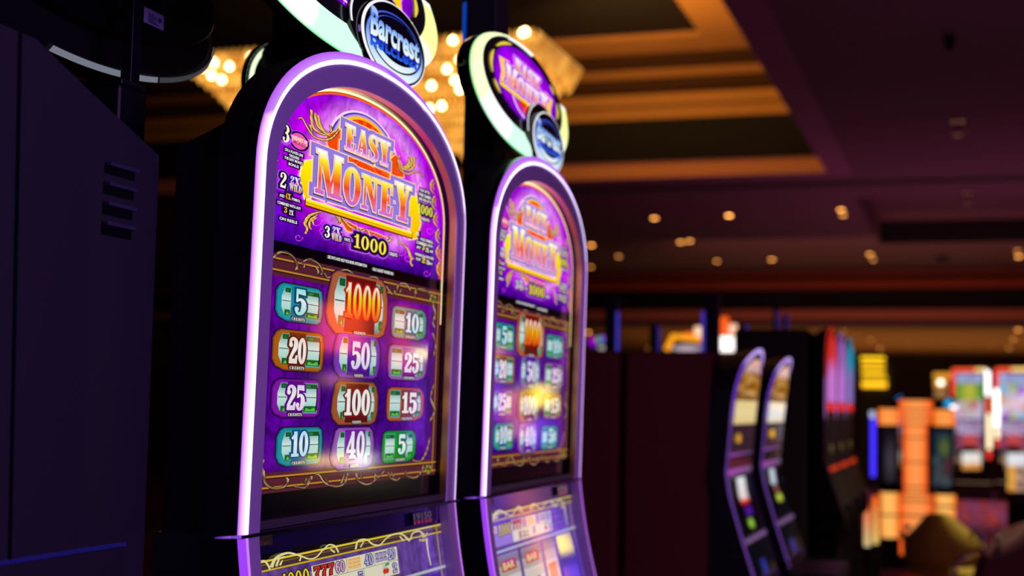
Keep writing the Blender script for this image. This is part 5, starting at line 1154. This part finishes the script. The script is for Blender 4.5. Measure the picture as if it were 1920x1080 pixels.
for nm, lab, xs, hd, bs, scr, fn in (('slot_machine', 'dark-screened machine with orange header left of the glowing tower', (1647, 1686), (766, 797), (922, 1008), (1655, 802, 1683, 905), lscreen),
                                 ('slot_machine', 'dark teal-screened machine with orange header right of the glowing tower', (1750, 1792), (768, 799), (926, 972), (1750, 808, 1784, 912), pscreen)):
    cyy = LB((xs[0]+xs[1])/2, 850)[0]; r = empty(nm, (X, base.y+cyy, 0)); tag(r, lab, 'slot machine', 'machines built against the tower')
    L2 = lambda x, y, c0=cyy: (LB(x, y)[0]-c0, LB(x, y)[1])
    b = MB(); a, z1 = L2(xs[0], hd[0]-2); c_, _ = L2(xs[1], 1000); b.box(.0, .5, c_, a, 0, z1); b.build('cabinet', [M_BLACK], r)
    b = MB(); lit_box(b, xs[0], hd[0], xs[1], hd[1], (1, .16, .01, 1), (1.0, .33, .07, 1), -.03, 0, L=L2); b.build('orange_header', [M_TUBE, M_MATTE], r)
    b = MB()
    for y0, y1 in ((bs[0], (bs[0]+bs[1])/2-1), ((bs[0]+bs[1])/2+1, bs[1])): lit_box(b, xs[0]+3, y0, xs[1], y1, (1, .2, .01, 1), (1.0, .50, .12, 1), -.05, 0, L=L2)
    b.build('orange_base', [M_TUBE, M_MATTE], r); pic(fn, 'screen', *scr, r, L2)
p = atX(1637, 830, X-.6); b = MB(); z1, z0_ = atX(1637, 784, X-.6).z, atX(1637, 894, X-.6).z
r = empty('neon_strip', (X-.6, p.y, 0)); tag(r, 'upright deep blue neon strip left of the glowing tower', 'neon light')
b.tube([(0, 0, z0_), (0, 0, z1)], .020, 10); b.build('blue_tube', [glow('deep_blue_neon', (.05, .03, 1, 1), 1.5)], r)
b = MB(); b.tube([(0, 0, z1), (0, .01, z1+.06)], .022, 10); b.build('white_tip', [glow('bluish_white', (.6, .65, .9, 1), .9)], r)
b = MB(); b.box(.02, .05, -.02, .02, 0, z1); b.build('upright', [M_MATTE], r)

# ================================================================== two big wheel machines facing the camera
X = 24.4
def wheel_pic(seed):
    def f(u, v):
        if v < .22: return mixc(hx('c8d0f4'), hx('7f88c8'), hsh(int(u*9+v*14), seed))
        r_ = math.hypot((u-.5)/.55, (v-.66)/.42)
        if seed == 1:
            if v < .58: return mixc(hx('e0d040'), hx('48a040'), min(1, abs(u-.5)*1.8+hsh(int(u*8), int(v*14))*.4))
            return mixc(hx('c8b078'), hx('d8c8f0'), min(1, r_)) if hsh(int(u*7), int(v*13)) > .2 else hx('d05070')
        if r_ < 1.1:
            k = int((math.atan2(v-.66, u-.5)+math.pi)/.52) % 6
            return mixc(hx('f0d0d0'), (hx('e0a060'), hx('60c8e8'), hx('c8a880'), hx('58c040'), hx('b040e0'), hx('e8e0f0'))[k], min(1, r_*1.1))
        return hx('a8d0f0')
    return f
def lowpic(u, v):
    if v < .35: return mixc(hx('d8c0e8'), hx('7a5088'), hsh(int(u*8), int(v*20)))
    if v < .7: return mixc(hx('e05040'), hx('604070'), min(1, abs(u-.5)*1.9))
    return mixc(hx('c89850'), hx('584060'), hsh(int(u*6), int(v*14)))
def brightpic(u, v): return hx('fff8f0') if v < .62 else mixc(hx('f09020'), hx('ffc870'), hsh(int(u*6), int(v*6)))
def wheel_machine(lab, x0, x1, seed, tube_spec):
    c0 = atX((x0+x1)/2, 760, X); r = empty('slot_machine', (X, c0.y, 0)); tag(r, lab, 'slot machine', 'big wheel machines facing the aisle')
    L2 = lambda x, y: (atX(x, y, X).y-c0.y, atX(x, y, X).z)
    b = MB(); a, z1 = L2(x0, 692); c_, _ = L2(x1, 700); b.box(.03, .6, c_, a, L2(x0, 905)[1], z1, bev=.03); b.box(.08, .6, c_, a, 0, L2(x0, 905)[1]); b.box(-.28, .1, c_, a, L2(x0, 905)[1]-.06, L2(x0, 905)[1]+.03, bev=.02); b.build('cabinet', [M_BLACK], r)
    w_ = x1-x0
    pic(wheel_pic(seed), 'wheel_screen', x0+9, 700, x1-17, 786, r, L2, 24, 40, .02); pic(lowpic, 'feature_screen', x0+11, 790, x1-17, 866, r, L2, 16, 20, .02)
    b = MB(); b.lathe((.012, L2((x0+x1)/2-4, 848)[0], L2(x0, 848)[1]), [(.0, -.12), (.20, -.12), (.20, .12), (.0, .12)][1:3], 4); 
    g = MB(); q, z = L2((x0+x1)/2-4, 858); g.add([(.014, q+.19*math.cos(t), z+.20*math.sin(t)) for t in [k*math.pi/14 for k in range(15)]], [tuple(range(15))]); g.build('dark_dome', [M_BLACK], r)
    pic(brightpic, 'play_screen', x0+21, 848, x1-21, 880, r, L2, 10, 10, -.02)
    for nm, pp, c_, s, rad in tube_spec:
        b = MB(); b.tube([(-.02, *L2(*q)) for q in pp], rad, 8); b.build(nm, [glow(nm+'_light', c_, s)], r)
    return r
RED = (1, .03, .03, 1); WHT = (1, .97, .95, 1); AMB = (1, .42, .08, 1)
wheel_machine('wheel slot machine with red and white frame, left of the one cut by the edge', 1783, 1860, 1,
    [('red_side', [(1787, 694), (1787, 742)], RED, 1.1, .030), ('red_top', [(1787, 694), (1828, 694)], (1, .08, .01, 1), 1.2, .030), ('amber_top', [(1828, 694), (1846, 694)], (1, .6, .15, 1), 1.3, .030), ('white_corner', [(1846, 694), (1852, 697), (1852, 742)], WHT, 2.4, .034),
     ('red_middle', [(1853, 745), (1853, 775)], (1, .12, .02, 1), 1.0, .032), ('cream_lower', [(1854, 776), (1855, 842)], (1, .8, .5, 1), 1.8, .034), ('red_foot', [(1855, 845), (1855, 860)], RED, 1.2, .032)])
wheel_machine('wheel slot machine with a rainbow wheel, cut off by the right edge', 1864, 1944, 2,
    [('red_side', [(1868, 694), (1868, 728)], RED, 1.1, .032), ('red_top', [(1868, 693), (1896, 693)], (1, .07, .01, 1), 1.2, .030), ('amber_top', [(1896, 693), (1936, 693)], (1, .3, .04, 1), 1.2, .030), ('white_side', [(1868, 730), (1869, 800)], WHT, 2.6, .038), ('cream_lower', [(1869, 802), (1870, 822)], (1, .6, .2, 1), 1.4, .034), ('red_foot', [(1870, 824), (1870, 836)], RED, 1.2, .03)])
r, p = place_sign('picture_panel', 'bright game screen low at the right edge below the rainbow wheel', 18.0, 1912, 885)
X = 18.0; L3 = lambda x, y: (atX(x, y, X).y-p.y, atX(x, y, X).z)
pic(lambda u, v: (mixc(hx('ffffff'), hx('f0f0ff'), u) if v < .35 else mixc(hx('ffc860'), hx('e07020'), hsh(int(u*5), int(v*9))) if u < .45 else mixc(hx('302840'), hx('f0c0a0'), hsh(int(u*7), int(v*11)))), 'screen', 1889, 850, 1926, 921, r, L3)
b = MB(); a, z1 = L3(1887, 848); c_, z0_ = L3(1928, 923); b.box(0, .25, c_, a, 0, z1, bev=.02); b.build('cabinet', [M_BLACK], r); r['category'] = 'slot machine'
# yellow stacked sign, gold signs, small lights
X = 27.0; r, p = place_sign('stacked_light_sign', 'yellow sign of six stacked glowing bars under the far ceiling', X, 1640, 700)
for k, (x0, x1, y0, y1) in enumerate([(1614, 1659, 669, 675), (1615, 1659, 680, 685), (1615, 1659, 690, 694), (1616, 1659, 698, 702), (1616, 1663, 706, 710), (1616, 1663, 716, 727)]):
    b = MB(); a = atX(x0, y0, X); c_ = atX(x1, y1, X); b.box(-.05, .05, c_.y-p.y, a.y-p.y, c_.z, a.z, bev=.02); b.build('light_bar', [glow('yellow_bar_%d' % (k % 2), (1, .50 if k % 2 else .60, .01, 1), 1.7)], r)
b = MB(); b.box(.06, .2, -.3, .3, 0, p.z+.2); b.build('backing', [M_MATTE], r)
X = 26.0; r, p = place_sign('gold_sign', 'small golden sign with a white-hot lamp left of the red-framed wheel machine', X, 1765, 715)
for k, (x0, x1, y0, y1, c_, s) in enumerate([(1750, 1784, 699, 710, (1, .42, .03, 1), .8), (1751, 1776, 712, 728, (.8, .3, .03, 1), .8), (1752, 1776, 731, 746, (.45, .22, .07, 1), .7)]):
    b = MB(); a = atX(x0, y0, X); e_ = atX(x1, y1, X); b.box(0, .1, e_.y-p.y, a.y-p.y, e_.z, a.z, bev=.02); b.build('gold_bar', [glow('gold_bar_%d' % k, c_, s)], r)
b = MB(); q = atX(1764, 717, X); b.lathe((-.02, q.y-p.y, q.z-.05), [(.02, 0), (.055, .03), (.055, .06), (.02, .09)], 12); b.build('hot_lamp', [glow('hot_lamp', (1, .9, .7, 1), 3)], r)
b = MB(); b.box(.1, .2, -.15, .15, 0, p.z+.1); b.build('backing', [M_MATTE], r)
for nm, x0, y0, x1, y1, X_, rad, c_, s, lab in (('cyan_tube', 1773, 761, 1783, 750, 17., .030, (0, .36, .75, 1), 1.3, 'short slanted cyan tube at the left foot of the red frame'), ('white_lamp', 1788, 760, 1788, 768, 17., .032, (1, .97, 1, 1), 2.2, 'white-hot round lamp just below the cyan tube'), ('blue_lamp', 1685, 744, 1686, 746, 17., .035, (0, .22, .7, 1), 1.0, 'small blue lamp above the left shoulder of the glowing tower')):
    a = atX(x0, y0, X_); e_ = atX(x1, y1, X_); r = empty(nm, (X_, a.y, 0)); tag(r, lab, 'lamp')
    b = MB(); b.tube([(0, 0, a.z), (0, e_.y-a.y, e_.z)], rad, 10); b.build('lit_tube', [glow(nm+'_glow', c_, s)], r); b = MB(); b.box(.04, .07, -.02, .02, 0, max(a.z, e_.z)); b.build('stalk', [M_MATTE], r)

# ================================================================== chairs in the aisle
M_OLIVE = mat('olive_velvet', rgb(150, 130, 40), .85, noise=.25, nscale=30); M_WINE = mat('wine_vinyl', rgb(70, 26, 40), .5, noise=.2, nscale=20); M_CHR = mat('chrome', rgb(210, 200, 220), .12, 1.0)
def chair(label, loc, rz, h=.84, w=.40, col=M_OLIVE, back=M_OLIVE):
    r = empty('casino_chair', loc, rz); tag(r, label, 'chair', 'padded casino chairs')
    # seat faces +x; curved back at -x
    b = MB(); b.lathe((0, 0, 0), [(w*.50, .44), (w*.54, .47), (w*.54, .52), (w*.50, .55), (.02, .56)], 28, sy=1.05); b.build('seat', [col], r, smooth=True)
    b = MB(); F_ = []; B_ = []; n = 16; rows = 8
    for j in range(rows+1):
        v = j/rows; z = .52+(h-.52)*v; half = (w*.60)*(1-.55*max(0, v-.45)**1.4/.43); 
        for i in range(n+1):
            s = -1+2*i/n; y = half*s; zz = z-(.06*v)*abs(s)**3; x = -w*.52-.10*v+.16*(abs(s)**2)
            F_.append((x+.03, y, zz)); B_.append((x-.03, y, zz))
    f = lambda o_: [(o_+j*(n+1)+i, o_+j*(n+1)+i+1, o_+(j+1)*(n+1)+i+1, o_+(j+1)*(n+1)+i) for j in range(rows) for i in range(n)]
    N_ = len(F_); rim = [j*(n+1) for j in range(rows+1)]+[rows*(n+1)+i for i in range(1, n+1)]+[j*(n+1)+n for j in range(rows-1, -1, -1)]
    b.add(F_+B_, f(0)+f(N_)+[(rim[k], rim[k+1], rim[k+1]+N_, rim[k]+N_) for k in range(len(rim)-1)]); b.build('backrest', [back], r, smooth=True)
    for s in (-1, 1):
        b = MB(); b.tube(bez([(-w*.30, s*w*.60, .68), (-w*.1, s*w*.62, .67), (w*.15, s*w*.60, .60), (w*.2, s*w*.55, .50)], 6), .016, 8); b.build('armrest', [M_CHR], r, smooth=True)
    b = MB(); b.tube([(0, 0, .05), (0, 0, .45)], .03, 12); b.build('pedestal', [M_CHR], r, smooth=True)
    b = MB(); b.lathe((0, 0, 0), [(.24, 0), (.24, .02), (.05, .06)], 28); b.build('foot_plate', [M_CHR], r, smooth=True)
    for s in (-1, 1):
        b = MB(); b.lathe((-w*.40, s*w*.50, h-.10), [(.004, -.02), (.02, -.008), (.02, .008), (.004, .02)], 10); b.build('chrome_stud', [M_CHR], r, smooth=True)
    return r
p = atX(1768, 966, 8.6); chair('olive upholstered chair in front of the glowing tower, its rounded back to the left', (8.9, p.y, 0), math.radians(-8), h=p.z+.01, w=.37)
p = atX(1850, 972, 8.0); chair('olive and wine chair seen side on at the right, chrome dots on its edge', (8.15, p.y-.02, 0), math.radians(60), h=p.z+.0, w=.40, back=M_WINE)

# ================================================================== machines across the aisle (seen only mirrored in the glass)
def across(x, lab, cs, zt_=1.9):
    r = empty('slot_machine', (x, -1.35, 0)); tag(r, lab, 'slot machine', 'machines across the aisle mirrored in the glass')
    b = MB(); b.box(0, .7, -.6, 0, 0, zt_, bev=.02); b.build('cabinet', [M_BLACK], r)
    for nm, x0, x1, z0_, z1, c_, s in cs:
        b = MB(); b.box(x0, x1, 0.001, .02, z0_, z1, bev=.006); b.build(nm, [glow('mirror_%s_%d' % (nm, int(x*10)), c_, s*2.2)], r)
across(6.0, 'red-fronted machine across the aisle', [('red_panel', .02, .50, 1.56, 1.78, (1, .08, .02, 1), 2.6), ('amber_strip', .0, .50, 1.02, 1.06, (1, .6, .08, 1), 3.5), ('white_lamp', .45, .66, 1.0, 1.06, (1, .95, .9, 1), 5), ('orange_panel', .1, .4, 1.40, 1.45, (1, .35, .05, 1), 1.2)])
across(6.9, 'red-framed machine across the aisle', [('red_panel', .02, .2, 1.50, 1.84, (1, .05, .03, 1), 1.8), ('cream_lamp', .34, .60, 1.575, 1.615, (1, .75, .4, 1), 6), ('violet_screen', .3, .66, 1.1, 1.45, (.2, .05, .8, 1), .8)])
across(9.6, 'violet-screened machine across the aisle', [('violet_screen', .02, .68, 1.20, 1.62, (.12, .05, .9, 1), 1.6), ('orange_strip', .0, .7, 1.68, 1.74, (1, .4, .12, 1), 2.2)])
across(10.6, 'pink-fronted machine across the aisle', [('red_panel', .02, .34, 1.20, 1.42, (1, .18, .14, 1), 1.8), ('pink_lamp', .38, .68, 1.05, 1.2, (1, .3, .3, 1), 1.8)])
across(11.5, 'yellow-fronted machine across the aisle', [('yellow_panel', .05, .5, 1.30, 1.48, (1, .75, .03, 1), 4.), ('violet_screen', .02, .68, .95, 1.2, (.12, .05, .9, 1), 1.3)])
